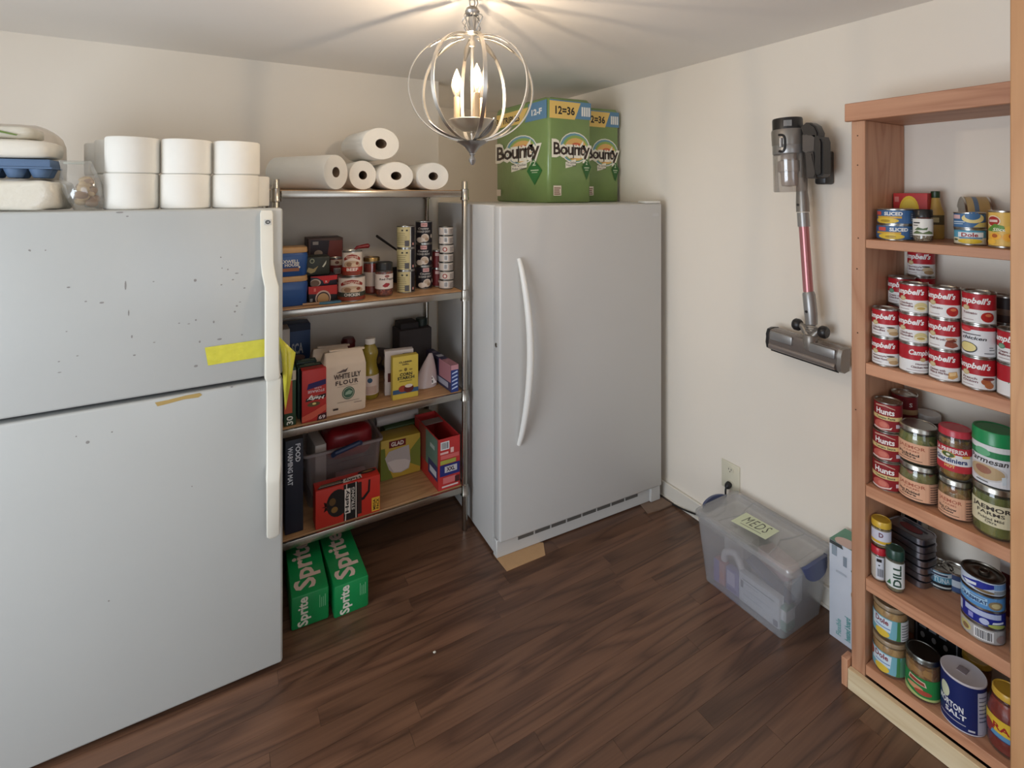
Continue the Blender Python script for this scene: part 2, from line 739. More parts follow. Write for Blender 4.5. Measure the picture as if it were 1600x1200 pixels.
def can(name, label, loc, r, h, bands, items=(), group=None, cat='can', phi=None, rim=STEEL, cuts=0.16, taper=0.0, pull=False):
    """tin can: bands = list of (top fraction, rgb) from the bottom up"""
    t = thing(name, label, cat, loc, 0, group)
    if phi is None:
        phi = face_phi(loc)
    rm = min(0.0035, h * 0.06)
    ri = r - 0.0012
    B().lathe([(0, 0.0008), (r - 0.004, 0.0008), (r - 0.002, 0), (r, 0.0008), (r, rm), (ri, rm + 0.001), (ri, h - rm - 0.001),
               (r, h - rm), (r, h - 0.0006), (r - 0.001, h), (r - 0.0025, h - 0.0006), (r - 0.004, h - 0.004)], rim).build('body', t)
    l = B().lathe([(r - 0.004, h - 0.004), (r * 0.72, h - 0.004), (r * 0.69, h - 0.003), (r * 0.45, h - 0.003), (r * 0.42, h - 0.004), (0, h - 0.004)], rim)
    if pull:
        l.tube([(r * 0.15 + r * 0.28 * math.cos(a), r * 0.2 * math.sin(a), h - 0.001) for a in [2 * PI * k / 12 for k in range(12)]], 0.0016, rim, 6, closed=True)
    l.build('lid', t)
    prof = [(ri + 0.0004, rm + 0.0012)]
    z0, hh = rm + 0.0012, h - 2 * rm - 0.0024
    for f, c in bands:
        prof.append((ri + 0.0004, z0 + hh * f, ink(c)))
    lo = B().lathe(prof, None, 32).build('paper_label', t)
    if items:
        decal(t, items, cylmap(ri + 0.0004, z0, hh, phi), cuts=cuts)
    return t


def jar(name, label, loc, r, h, lidcol, lid_h, content, items=(), lab=None, group=None, phi=None, neck=0.86, lid_r=None, lidmetal=False, glass=None, cat='jar', fill=0.93, shoulder=0.16, cuts=0.16):
    """glass or plastic jar: lab=(v0,v1,u0,u1,rgb) paper label zone"""
    t = thing(name, label, cat, loc, 0, group)
    if phi is None:
        phi = face_phi(loc)
    gm = glass or film('jar_glass', (215, 220, 215), 0.06, 0.05, 0.3)
    hb = h - lid_h
    sh = hb * shoulder
    nr = r * neck
    lr = lid_r or nr * 1.06
    body = [(0, 0), (r * 0.8, 0), (r * 0.95, 0.003), (r, 0.010), (r, hb - sh), (r * 0.98, hb - sh * 0.6), (nr * 1.02, hb - sh * 0.12), (nr, hb), (nr, h - 0.003)]
    B().lathe(body, gm, 30).build('glass_body', t)
    k = 0.965
    top = hb * fill
    inner = [(0, 0.003), (r * 0.8 * k, 0.003), (r * k, 0.011), (r * k, min(top, hb - sh))]
    if top > hb - sh:
        inner.append((r * k - (r - nr) * (top - (hb - sh)) / sh, top))
    inner.append((0, top))
    B().lathe(inner, content, 30).build('contents', t)
    lm = pm('lid_%d_%d_%d_%d' % (tuple(lidcol) + (int(lidmetal),)), lidcol, 0.3, metal=1.0 if lidmetal else 0.0, var=0.05)
    lb = B().lathe([(lr, h - lid_h), (lr * 1.02, h - lid_h + 0.0015), (lr * 1.0, h - lid_h + 0.004), (lr, h - 0.003), (lr - 0.002, h), (lr * 0.86, h), (lr * 0.84, h - 0.0012), (0, h - 0.0012)], lm, 36)
    lb.build('lid', t)
    if lab:
        v0, v1, u0, u1, c = lab
        its = [R_(u0, 0, u1, 1, c)] + list(items)
        decal(t, its, cylmap(r, hb * v0, hb * (v1 - v0), phi, 0.0004), 'paper_label', cuts=cuts)
    elif items:
        decal(t, items, cylmap(r, 0, hb, phi, 0.0004), cuts=cuts)
    return t

# ================================================================== the room
XW, YB, YA, ZC = 1.915, 2.555, 3.32, CAMH + 0.592
XR = 1.026                      # where the back wall stops and the alcove opens
XL, YF = -1.8, -1.9
WALL = pm('wall_paint', (236, 227, 213), 0.75, var=0.025, vscale=3, bump=0.06, bscale=260)
CEIL = pm('ceiling_paint', (244, 239, 232), 0.85, var=0.02, vscale=3, bump=0.05, bscale=300)
TRIMW = pm('trim_white', (222, 216, 204), 0.45, var=0.02)

FL = wood('dark_oak_floor', (64, 42, 32), (116, 83, 63), 0, 0.8, 0.34, contrast=0.9, fine=1.0)
GAP = pm('floor_joint', (26, 17, 13), 0.7)
floor = struct(B().box(XL - .1, XW + .1, YF - .1, YA + .1, -0.08, -0.004, GAP).build('floor'))
PW = 0.062
unit = B().box(0, 1, 0, 1, 0, 1, FL)
um = unit.build('floor_plank', floor)
ume = um.data
um.scale = (XW - XL - .001, 0.0612, 0.004); um.location = (XL, 0.2, -0.004)
rnd = random.Random(11)
y = 0.262
while y < YB - 0.01:
    x = XL
    while x < XW - 0.005:
        ln = rnd.uniform(0.5, 1.3) if x > XL else rnd.uniform(.3, 1.3)
        x1 = min(x + ln, XW - 0.001)
        if x1 - x > 0.02:
            o = bpy.data.objects.new('floor_plank', ume)
            COL.objects.link(o)
            o.parent = floor
            o.location = (x, y, -0.004)
            o.scale = (x1 - x - 0.0006, PW - 0.0006, 0.004 + rnd.uniform(0, 0.0002))
        x = x1
    y += PW
# the floor beyond the picture
o = B().box(XL, XW, YF, 0.19, -0.004, 0, FL).build('floor_boards', floor); o['kind'] = 'stuff'
o = B().box(-.2, XW, YB, YA, -0.004, 0, FL).build('floor_boards', floor); o['kind'] = 'stuff'

struct(B().box(XL - .1, XW + .1, YF - .1, YA + .1, ZC, ZC + .08, CEIL).build('ceiling'))
struct(B().box(XL - .1, XR, YB, YB + .1, 0, ZC, WALL).build('wall_back'))
struct(B().box(-.3, -.2, YB + .1, YA, 0, ZC, WALL).build('wall_added_hall'))  # end of an unseen hall, added so the alcove fill light has room
struct(B().box(-.3, XW + .1, YA, YA + .1, 0, ZC, WALL).build('wall_alcove'))
struct(B().box(XW, XW + .1, YF - .1, YA, 0, ZC, WALL).build('wall_right'))


def wall_with_window(name, axis, c0, c1, a0, a1, w0, w1, z0, z1):
    b = B()
    def bx(p0, p1, q0, q1):
        if axis == 'x': b.box(c0, c1, p0, p1, q0, q1, WALL)
        else: b.box(p0, p1, c0, c1, q0, q1, WALL)
    bx(a0, w0, 0, ZC); bx(w1, a1, 0, ZC); bx(w0, w1, 0, z0); bx(w0, w1, z1, ZC)
    return struct(b.build(name))


wall_with_window('wall_left', 'x', XL - .1, XL, YF - .1, YB, -0.35, 1.25, 0.3, 1.7)
wall_with_window('wall_front', 'y', YF - .1, YF, XL, XW, -0.6, 1.2, 0.5, 1.8)


def window(name, axis, c, a0, a1, z0, z1):
    b = B()
    w = 0.04
    def bx(p0, p1, q0, q1, t=0.03):
        if axis == 'x': b.box(c - t, c + 0.01, p0, p1, q0, q1, TRIMW)
        else: b.box(p0, p1, c - t, c + 0.01, q0, q1, TRIMW)
    bx(a0, a0 + w, z0, z1); bx(a1 - w, a1, z0, z1); bx(a0 + w, a1 - w, z0, z0 + w); bx(a0 + w, a1 - w, z1 - w, z1)
    bx(a0 + w, a1 - w, (z0 + z1) / 2 - .015, (z0 + z1) / 2 + .015)
    return struct(b.build(name))


window('window_1', 'x', XL - 0.01, -0.35, 1.25, 0.3, 1.7)
window('window_2', 'y', YF - 0.01, -0.6, 1.2, 0.5, 1.8)
# baseboards
bb = B().box(XW - 0.014, XW, 0.835, YA, 0, 0.075, TRIMW, 0.003, 1)
bb.tube([(XW - 0.016, 0.835, 0.006), (XW - 0.016, YA, 0.006)], 0.006, TRIMW, 8)
struct(bb.build('baseboard_right'))
struct(B().box(XL, XR, YB - 0.014, YB, 0, 0.075, TRIMW, 0.003, 1).build('baseboard_back'))
# tall pine post at the end of the shelves
PINE = wood('pine_stained', (170, 112, 80), (206, 156, 122), 2, 0.9, 0.5, rnd=True, contrast=0.75, fine=0.8)
PINE_Y = wood('pine_stained_shelf', (164, 106, 74), (204, 150, 116), 1, 0.9, 0.5, rnd=True, contrast=0.75, fine=0.8)
PINE_RAW = wood('pine_raw', (205, 176, 130), (232, 214, 178), 1, 0.9, 0.55, rnd=True, contrast=0.7, knots=True, fine=0.8)
PINE_POST = wood('pine_post', (168, 116, 74), (196, 148, 104), 2, 0.8, 0.5, rnd=True, contrast=0.55, knots=True, fine=0.7)
post_y = onX(1578, 300, 1.60).y
struct(B().box(1.60, 1.645, post_y - 0.16, post_y, 0.0005, ZC - 0.0005, PINE_POST, 0.002).build('trim_1'))

# ================================================================== bookcase
XB = 1.665
SHZ = [1.3593, 0.9923, 0.631, 0.3534, 0.0967]
SHT = [0.026, 0.034, 0.034, 0.036, 0.03]
bc_y1 = 0.816          # far end
bc_y0 = post_y - 0.15   # near end (behind the post)
bc = thing('pine_bookcase', 'open reddish pine bookcase full of cans and jars against the wall', 'bookcase', (1.79, 0.62, 0))
def part(b, name, p=None): 
    o = b.build(name); o.parent = p
    if p is not None: o.matrix_parent_inverse = Matrix.Translation(-Vector(p.location)) if p.type == 'EMPTY' and p.rotation_euler.z == 0 else p.matrix_world.inverted()
    return o
yi = bc_y1 - 0.034
part(B().box(XB + 0.018, XW - .003, yi - 0.0, bc_y1, 0.0005, 1.713, PINE, 0.001), 'side_panel', bc)
part(B().box(XB + 0.018, XW - .003, bc_y0, bc_y0 + 0.02, 0.0005, 1.713, PINE, 0.001), 'side_panel', bc)
part(B().box(XB, XB + 0.018, yi - 0.002, bc_y1 + 0.002, 0.0005, 1.713, PINE, 0.0015), 'face_stile', bc)
part(B().box(XB - 0.012, XB + 0.006, bc_y0, bc_y1 + 0.016, 1.7135, 1.768, PINE_Y, 0.002), 'top_fascia', bc)
part(B().box(XB + 0.0065, XW - .003, bc_y0, bc_y1 + 0.004, 1.7135, 1.737, PINE_Y, 0.001), 'top_panel', bc)
for z, t in zip(SHZ, SHT):
    part(B().box(XB + 0.001, XW - .003, bc_y0 + 0.0205, yi - 0.0025, z - t, z, PINE_Y, 0.0015), 'shelf', bc)
part(B().box(XB - 0.018, XB - 0.0005, bc_y0, bc_y1 + 0.004, 0.0005, 0.062, PINE_RAW, 0.0015), 'base_board', bc)
part(B().box(XB - 0.018, XB + 0.02, bc_y1 + 0.0045, bc_y1 + 0.022, 0.0005, 0.085, PINE, 0.0015), 'base_return', bc)
NAIL = pm('nail_hole', (70, 42, 28), 0.8)
nb = B()
for px, py in ((1340, 212), (1340, 258), (1341, 372), (1339, 420), (1340, 520), (1337, 640)):
    p = onX(px, py, XB - 0.0004)
    nb.lathe([(0.0022, 0), (0, 0.0004)], NAIL, 8, Matrix.Translation(p) @ Matrix.Rotation(-PI / 2, 4, 'Y'))
part(nb, 'nail_holes', bc)['kind'] = 'stuff'

# ================================================================== refrigerator
FW = pm('fridge_enamel', (185, 186, 182), 0.3, var=0.02, vscale=6, bump=0.05, bscale=500)
FWH = pm('fridge_handle_plastic', (226, 222, 208), 0.3, var=0.02)
DARK = pm('dark_gap', (30, 30, 32), 0.7)
RUB = pm('door_gasket', (120, 120, 122), 0.7)
fx1 = onY(442, 700, 1.755).x
fx0, fyf = fx1 - 0.86, 1.755
FT = CAMH - (325 - HY) * dep((fx1, fyf)) / F
fr = thing('refrigerator', 'white top-freezer refrigerator with scuffed doors beside the wire shelving', 'refrigerator', ((fx0 + fx1) / 2, 2.1, 0))
SEAM = CAMH - (587 - HY) * dep((fx1, fyf)) / F
part(B().box(fx0 + .004, fx1 - .017, 1.835, 2.5, 0.03, FT - 0.012, FW, 0.006, 2), 'cabinet', fr)
part(B().box(fx0 + .02, fx1 - .02, 1.80, 1.834, 0.0005, FT - 0.03, RUB), 'door_gasket', fr)
part(B().box(fx0 + .03, fx1 - .03, 1.84, 2.45, 0.0005, 0.0295, DARK), 'toe_base', fr)
d1 = part(B().box(fx0, fx1, fyf, 1.8, SEAM + 0.006, FT, FW, 0.008, 3), 'freezer_door', fr)
d2 = part(B().box(fx0, fx1, fyf, 1.8, 0.012, SEAM - 0.006, FW, 0.008, 3), 'lower_door', fr)


def rrect(cx, cy, hw, hd, z, n=3, rad=0.35):
    """rounded rectangle ring in xy"""
    pts = []
    rr = min(hw, hd) * rad
    for sx, sy, a0 in ((1, 1, 0), (-1, 1, 90), (-1, -1, 180), (1, -1, 270)):
        for k in range(n + 1):
            a = math.radians(a0 + 90 * k / n)
            pts.append((cx + sx * (hw - rr) + rr * math.cos(a), cy + sy * (hd - rr) + rr * math.sin(a), z))
    return pts


def zpx(py, px=420, Y=1.74):
    return onY(px, py, Y).z


def handle(parent, secs, name):
    b = B()
    rings = []
    for py, x, hw, out, thick in secs:
        xx = onY(x, 500, fyf - 0.02).x
        rings.append(rrect(xx, fyf - out + thick / 2, hw, thick / 2, zpx(py)))
    b.loft(rings, FWH)
    return part(b, name, parent)


handle(d1, [(590, 425, .019, .046, .028), (586, 425, .022, .048, .03), (560, 424, .020, .046, .022), (470, 424, .020, .046, .022), (447, 424, .020, .044, .022),
            (428, 420, .019, .020, .0205), (410, 418, .018, .012, .0125), (334, 417, .018, .011, .0115), (329, 417, .015, .008, .0085)], 'door_handle')
handle(d2, [(835, 426, .010, .040, .012), (830, 426, .018, .046, .02), (752, 426, .019, .046, .022), (742, 426, .020, .044, .026), (728, 428, .021, .026, .0265),
            (610, 428, .020, .016, .0165), (598, 428, .021, .018, .0185), (594, 428, .020, .014, .0145)], 'door_handle')
bp = onY(418.5, 347, fyf - 0.0125)
bd = part(B().cbox(bp, (.020, .002, .017), pm('badge_plate', (205, 203, 196), 0.35), .0005), 'maker_badge', d1)
q = decal(None, [E_(.5, .5, .36, .36, (50, 48, 46)), T_('GE', .3, .32, .7, .68, (190, 190, 186), bold=0.03)],
          flatmap((bp.x - .010, bp.y - .001, bp.z - .0085), (.020, 0, 0), (0, 0, .017)), 'badge_print')
q.parent = bd; q.matrix_parent_inverse = bd.matrix_world.inverted()
# dents, chips and scuffs on the doors, where the enamel is damaged
SC = [(187, 332, 4, 1), (199, 338, 1.5, .8), (107, 449, 1.8, 1), (134, 471, 1.4, .8), (159, 473, 2.4, 1.2), (196, 446, 1, 6), (201, 489, .8, 4), (305, 438, 1.8, 2), (240, 440, 1.2, .6),
      (345, 402, 1, 1), (356, 421, 1, 1), (370, 427, 2.5, .7), (364, 437, 1.4, .8), (346, 445, 1.3, .8), (382, 450, 1.5, .8), (306, 500, 1.2, 1.2), (334, 503, 1.2, 1.8), (295, 506, 1.6, .6), (370, 478, 1.4, 1.2),
      (367, 487, 1.4, 1.2), (312, 534, 1.2, 1.6), (375, 472, 1.5, .6), (210, 555, 1.6, 1), (306, 572, 2.4, 1.6), (121, 556, 1.2, .7), (92, 565, 1.2, .7), (93, 582, 2, .6), (206, 526, 1, 2), (241, 535, 1.4, .7),
      (280, 505, 1.2, .7), (343, 530, 3, 1.2), (378, 523, 1.4, .8), (347, 419, .8, .8), (46, 391, 1.2, 1), (47, 392, .8, .8), (71, 391, .8, .8), (104, 518, 1, .6)]
bsc = B()
for i, (px, py, a, bb_) in enumerate(SC):
    p = onY(px, py, fyf - 0.0003)
    k = 1.75 / F
    if p.z > SEAM: bsc.lathe([(a * k, 0), (0, 0.0003)], pm('enamel_chip', (140, 136, 132), 0.7, var=0.3, vscale=300), 7, Matrix.Translation(p) @ Matrix.Rotation(PI / 2, 4, 'X') @ Matrix.Diagonal((1, bb_ / a, 1, 1)))
part(bsc, 'chips', d1)['kind'] = 'stuff'
bsc = B()
for px, py, a in ((175, 675, 1.0), (137, 691, 2.0), (362, 604, 1.5), (119, 682, .8), (170, 939, 1.0), (300, 760, .8)):
    p = onY(px, py, fyf - 0.0003)
    bsc.lathe([(a * 1.75 / F, 0), (0, 0.0003)], MATS['enamel_chip'], 7, Matrix.Translation(p) @ Matrix.Rotation(PI / 2, 4, 'X'))
part(bsc, 'chips', d2)['kind'] = 'stuff'
q = decal(None, [P_([(242, 629), (262, 625), (290, 618), (312, 614), (316, 617), (310, 621), (288, 624), (262, 631), (246, 635)], (178, 150, 92))],
          lambda a, b_, l: onY(a, b_, fyf - 0.0006), 'glue_streak')
q.parent = d2; q.matrix_parent_inverse = d2.matrix_world.inverted()
# yellow tape across the freezer door, its loose end folded over behind the handle
TAPE = pm('yellow_tape', (214, 206, 70), 0.32, var=0.12, vscale=60, bump=0.5, bscale=90)
tb = B()
t0, t1 = onY(320, 543, fyf - 0.001), onY(437, 526, fyf - 0.001)
b0, b1 = onY(325, 571, fyf - 0.001), onY(437, 553, fyf - 0.001)
ring = []
for i in range(13):
    k = i / 12
    a, c = t0.lerp(t1, k), b0.lerp(b1, k)
    wv = -0.0006 * (1 + math.sin(i * 2.3))
    ring.append([(a.x, a.y + wv, a.z), (c.x, c.y + wv, c.z), (c.x, c.y + wv - .0006, c.z), (a.x, a.y + wv - .0006, a.z)])
tb.loft(ring, TAPE)
fp = [onY(436, 526, 1.752), onY(462, 551, 1.745), onY(458, 575, 1.74), onY(452, 610, 1.735), onY(446, 641, 1.73), onY(444, 600, 1.738), onY(441, 553, 1.75)]
tb.faces([p for p in fp], [(0, 1, 6), (1, 2, 5, 6), (2, 3, 4, 5)], TAPE)
fq = [onY(436, 526, 1.7525), onY(448, 546, 1.735), onY(449, 585, 1.73), onY(445, 636, 1.726), onY(440, 553, 1.746)]
tb.faces(fq, [(0, 4, 1), (4, 2, 1), (4, 3, 2)], TAPE)
to = tb.build('tape_strip')
sd = to.modifiers.new('thick', 'SOLIDIFY'); sd.thickness = 0.0006
tag(to, 'yellow tape strip stuck across the white freezer door, loose end folded over', 'tape')

# ================================================================== upright freezer
ZW = pm('freezer_enamel', (198, 196, 192), 0.32, var=0.015, vscale=5, bump=0.04, bscale=500)
ZG = pm('freezer_grille_dark', (92, 90, 86), 0.5)
frz = thing('upright_freezer', 'tall white upright freezer with a curved handle, standing in the alcove', 'freezer', (0.983, 1.794, 0), math.radians(-2.2))
zw, zt = 0.877, 1.447
def zp(b, name, p=None): return b.build(name, p or frz)
zp(B().box(0, zw, .062, .735, 0.012, zt, ZW, .006, 2), 'cabinet')
zd = zp(B().box(0.0, zw, 0, .058, .081, zt - .002, ZW, .010, 3), 'door')
kb = B().box(0.0, zw, .03, .0615, .004, .076, ZW, .003, 1)
zp(kb, 'kick_plate')
g = B()
for i in range(8):
    x0 = .10 + i * .082
    g.box(x0, x0 + .074, .0285, .0305, .05, .066, ZG)
zp(g, 'vent_grille')
zp(B().box(zw - .06, zw, .012, .0295, .0095, .079, ZW, .003, 1), 'corner_leg')
zp(B().box(zw - .10, zw - .005, .005, .06, zt - .0015, zt + .010, pm('hinge_cap', (225, 222, 214), 0.4), .004, 2), 'hinge_cap')
# bowed handle
hb = B()
pts, rad = [], []
for i in range(21):
    k = i / 20
    zz = .465 + (1.228 - .465) * k
    s = math.sin(PI * k)
    pts.append((.086 + .028 * s, -.004 - .046 * s ** 0.7, zz))
    rad.append(.009 + .006 * s ** .5)
hb.tube(pts, rad, pm('freezer_handle', (232, 230, 224), 0.28, var=.01), 10)
zp(hb, 'door_handle', zd)
lk = B().lathe([(0, -.001), (.009, -.001), (.009, .002), (.005, .002), (.0045, 0), (0, 0)], STEEL, 16, Matrix.Translation((-.001, .03, .876)) @ Matrix.Rotation(-PI / 2, 4, 'Y'))
lk.lathe([(.0035, .0025), (0, .0025)], DARK, 10, Matrix.Translation((-.001, .03, .876)) @ Matrix.Rotation(-PI / 2, 4, 'Y'))
zp(lk, 'door_lock', zd)
zp(B().box(zw - .060, zw - .024, -.0008, .001, zt - .062, zt - .05, pm('freezer_badge', (205, 203, 200), .35)), 'maker_badge', zd)
# cardboard under the near foot, paper bag under the far one
CARD = pm('cardboard', (190, 152, 110), 0.8, var=0.08)
p = [onZ(772, 868, 0), onZ(792, 893, 0), onZ(852, 868, 0), onZ(849, 849, 0), onZ(800, 845, 0)]
cb = B(); n = len(p)
vs = [(a.x, a.y, .0006) for a in p] + [(a.x, a.y, .0034) for a in p]
cb.faces(vs, [tuple(range(n)), tuple(range(n, 2 * n))] + [(i, (i + 1) % n, n + (i + 1) % n, n + i) for i in range(n)], CARD)
tag(cb.build('cardboard_piece'), 'flat tan cardboard piece tucked under the freezer corner', 'cardboard')
p = [onZ(998, 786, 0), onZ(1012, 803, 0), onZ(1032, 797, 0), onZ(1052, 789, 0), onZ(1062, 784, 0), onZ(1046, 770, 0), onZ(1020, 770, 0)]
cb = B(); n = len(p)
vs = [(a.x, a.y, .0006) for a in p] + [(a.x, a.y, .004 + .004 * (i % 2)) for i, a in enumerate(p)]
cb.faces(vs, [tuple(range(n)), tuple(range(n, 2 * n))] + [(i, (i + 1) % n, n + (i + 1) % n, n + i) for i in range(n)], pm('brown_paper', (128, 106, 90), .8, var=.15))
tag(cb.build('brown_paper_scrap'), 'crumpled brown paper lying under the freezer leg by the wall', 'paper')
cr = B().blob(onZ(679, 1019, .003), (.006, .004, .0035), pm('crumb', (225, 220, 205), .7), 1, .2)
tag(cr.build('crumb'), 'tiny white crumb lying on the dark wood floor', 'crumb')

# ================================================================== wire shelving
CHR = pm('chrome_rack', (176, 170, 160), 0.26, metal=1.0, var=.05)
BOARD = wood('shelf_board', (150, 108, 70), (196, 152, 108), 0, 0.9, .5, rnd=True, contrast=.8, fine=.7)
RX0, RX1, RY0, RY1 = .186, .950, 2.058, 2.535
RZ = [1.508, 1.062, .6186, .2005]
rk = thing('shelving_rack', 'chrome post shelving rack with wooden shelf boards between the refrigerator and freezer', 'shelving', ((RX0 + RX1) / 2, 2.3, 0))
for x in (RX0, RX1):
    for y_ in (RY0, RY1):
        b = B().lathe([(0, .0005), (.011, .0005), (.0125, .006), (.0125, 1.545), (.011, 1.548), (0, 1.548)], CHR, 16, Matrix.Translation((x, y_, 0)))
        po = part(b, 'post', rk)
        for z in RZ:
            c = B().lathe([(.0128, z - .045), (.019, z - .043), (.018, z - .033), (.0165, z - .03), (.0165, z + .004), (.0128, z + .006)], CHR, 16, Matrix.Translation((x, y_, 0)))
            q = c.build('clamp_collar'); q.parent = po; q.matrix_parent_inverse = po.matrix_world.inverted()
for z in RZ:
    b = B()
    for y_ in (RY0, RY1):
        b.box(RX0 + .0175, RX1 - .0175, y_ - .008, y_ + .006, z - .031, z - .003, CHR, .003, 2)
    for x in (RX0, RX1):
        b.box(x - .007, x + .007, RY0 + .0175, RY1 - .0175, z - .031, z - .003, CHR, .003, 2)
    fo = part(b, 'shelf_frame', rk)
    part(B().box(RX0 + .0085, RX1 - .0085, RY0 + .0075, RY1 - .0075, z - .014, z, BOARD, .001), 'shelf_board', rk)

# ================================================================== chandelier
NIK = pm('brushed_nickel', (214, 208, 198), 0.38, metal=1.0, var=.08, vscale=60)
NIKD = pm('aged_pewter', (180, 178, 175), 0.42, metal=1.0, var=.2, vscale=80)
cd = 1.5
lat = (738 - CX) / F * cd
CHX, CHY = lat * CS + cd * SN, -lat * SN + cd * CS
zc_ = lambda py: CAMH + (HY - py) * cd / F
cz, RZ_, RXo = zc_(138), .158, .187
ch = thing('chandelier', 'nickel orb chandelier with candle bulbs hanging from a chain', 'chandelier', (CHX, CHY, 0), -YAW)
for k in range(8):
    a = math.radians(15 + 45 * k) + PI / 2
    ux, uy = math.cos(a), math.sin(a)
    tx, ty = -uy, ux
    rings = []
    for i in range(33):
        th = -PI / 2 + .13 + (PI - .26) * i / 32
        r = RXo * math.cos(th) ** 0.9
        z = cz + RZ_ * math.sin(th)
        r2 = (RXo - .003) * math.cos(th) ** 0.9
        z2 = cz + (RZ_ - .003) * math.sin(th)
        w = .0052
        rings.append([(r * ux + w * tx, r * uy + w * ty, z), (r * ux - w * tx, r * uy - w * ty, z), (r2 * ux - w * tx, r2 * uy - w * ty, z2), (r2 * ux + w * tx, r2 * uy + w * ty, z2)])
    B().loft(rings, NIK).build('rib', ch)


def leaf(a, th0, th1, wid, off, mat):
    ux, uy = math.cos(a), math.sin(a); tx, ty = -uy, ux
    b = B(); n = 10
    rows = []
    for i in range(n + 1):
        k = i / n
        th = th0 + (th1 - th0) * k
        r = (RXo - off) * math.cos(th) ** .9; z = cz + (RZ_ - off) * math.sin(th)
        w = wid * max(.04, math.sin(PI * min(1, k * .93 + .05))) 
        rows.append([(r * ux + w * tx, r * uy + w * ty, z), ((r - .004) * ux, (r - .004) * uy, z + .002), (r * ux - w * tx, r * uy - w * ty, z)])
    vs = [v for r_ in rows for v in r_]
    fs = []
    for i in range(n):
        for j in range(2):
            fs.append((i * 3 + j, i * 3 + j + 1, i * 3 + 4 + j, i * 3 + 3 + j))
    b.faces(vs, fs, mat)
    o = b.build('leaf', ch)
    s = o.modifiers.new('thick', 'SOLIDIFY'); s.thickness = .0012
    return o


for k in range(8):
    leaf(math.radians(15 + 45 * k) + PI / 2, PI / 2 - .15, PI / 2 - .75, .010, .006, NIK)
for k in range(4):
    leaf(math.radians(-30 + 90 * k) + PI / 2 + PI / 4 + .26, -PI / 2 + .16, -PI / 2 + .82, .010, .004, NIKD)
zb = zc_(222)
B().lathe([(0, zc_(258)), (.004, zc_(257.5)), (.008, zc_(254)), (.011, zc_(250)), (.008, zc_(246)), (.005, zc_(243)), (.009, zc_(241.5)), (.008, zc_(240)), (.014, zc_(236)), (.024, zc_(229)), (.040, zc_(223.5)), (.047, zb), (.044, zb + .002), (0, zb + .001)], NIKD, 24).build('bottom_cup', ch)
B().lathe([(0, zc_(212)), (.006, zc_(211.5)), (.0075, zc_(209)), (.005, zc_(206.5)), (.03, zc_(205)), (.052, zc_(199)), (.066, zc_(190.5)), (.070, zc_(189)), (.068, zc_(187.5)), (.05, zc_(189.5)), (0, zc_(190))], NIK, 28).build('candle_dish', ch)
B().lathe([(0, zb), (.0045, zb), (.0045, zc_(74)), (.009, zc_(73)), (.009, zc_(66)), (.006, zc_(63)), (.006, zc_(50)), (0, zc_(50))], NIK, 12).build('centre_stem', ch)
B().lathe([(.006, zc_(56)), (.020, zc_(54)), (.024, zc_(51.5)), (.012, zc_(49)), (.010, zc_(40)), (.013, zc_(34)), (.011, zc_(27)), (0, zc_(27))], NIKD, 16).build('top_hub', ch)
for k in range(8):
    a = 2 * PI * k / 8 + .2
    pr = [(.012, 50), (.018, 46), (.024, 40), (.034, 34), (.038, 30), (.034, 26), (.024, 24), (.014, 23), (.010, 26)] if k % 2 else [(.018, 51), (.024, 44), (.020, 38), (.016, 33), (.02, 28), (.018, 24), (.008, 22)]
    B().tube([(r * math.cos(a), r * math.sin(a), zc_(py)) for r, py in pr], .0018, NIKD, 6).build('scroll_wire', ch)
B().lathe([(0, zc_(27)), (.012, zc_(26)), (.020, zc_(22)), (.022, zc_(18)), (.017, zc_(13)), (.008, zc_(10)), (0, zc_(10))], NIKD, 16).build('top_knuckle', ch)
for i in range(3):
    zz = zc_(11 - i * 17) + .013
    ob = B()
    m = Matrix.Rotation(PI / 2 * (i % 2) + .5, 4, 'Z')
    ob.tube([m @ Vector((.008 * math.cos(t), 0, zz + .018 * math.sin(t))) for t in [2 * PI * j / 16 for j in range(16)]], .0026, NIKD, 6, closed=True)
    if zz + .02 < ZC - .002: ob.build('chain_link', ch)
B().tube([(.010, .004, zc_(12)), (.016, .006, zc_(4)), (.011, .004, ZC - .012)], .0025, NIKD, 6).build('lamp_wire', ch)
B().lathe([(0, ZC - .0005), (.06, ZC - .0005), (.06, ZC - .004), (.045, ZC - .010), (.01, ZC - .013), (0, ZC - .013)], NIK, 24).build('ceiling_canopy', ch)
CREAM = pm('candle_sleeve', (176, 152, 120), .5)
BULB = glow('bulb_lit', (255, 222, 170), 14.0, .35)
BCLR = film('bulb_glass', (255, 240, 215), .05, .03, .4)
HOT = glow('filament', (255, 235, 200), 90.0)
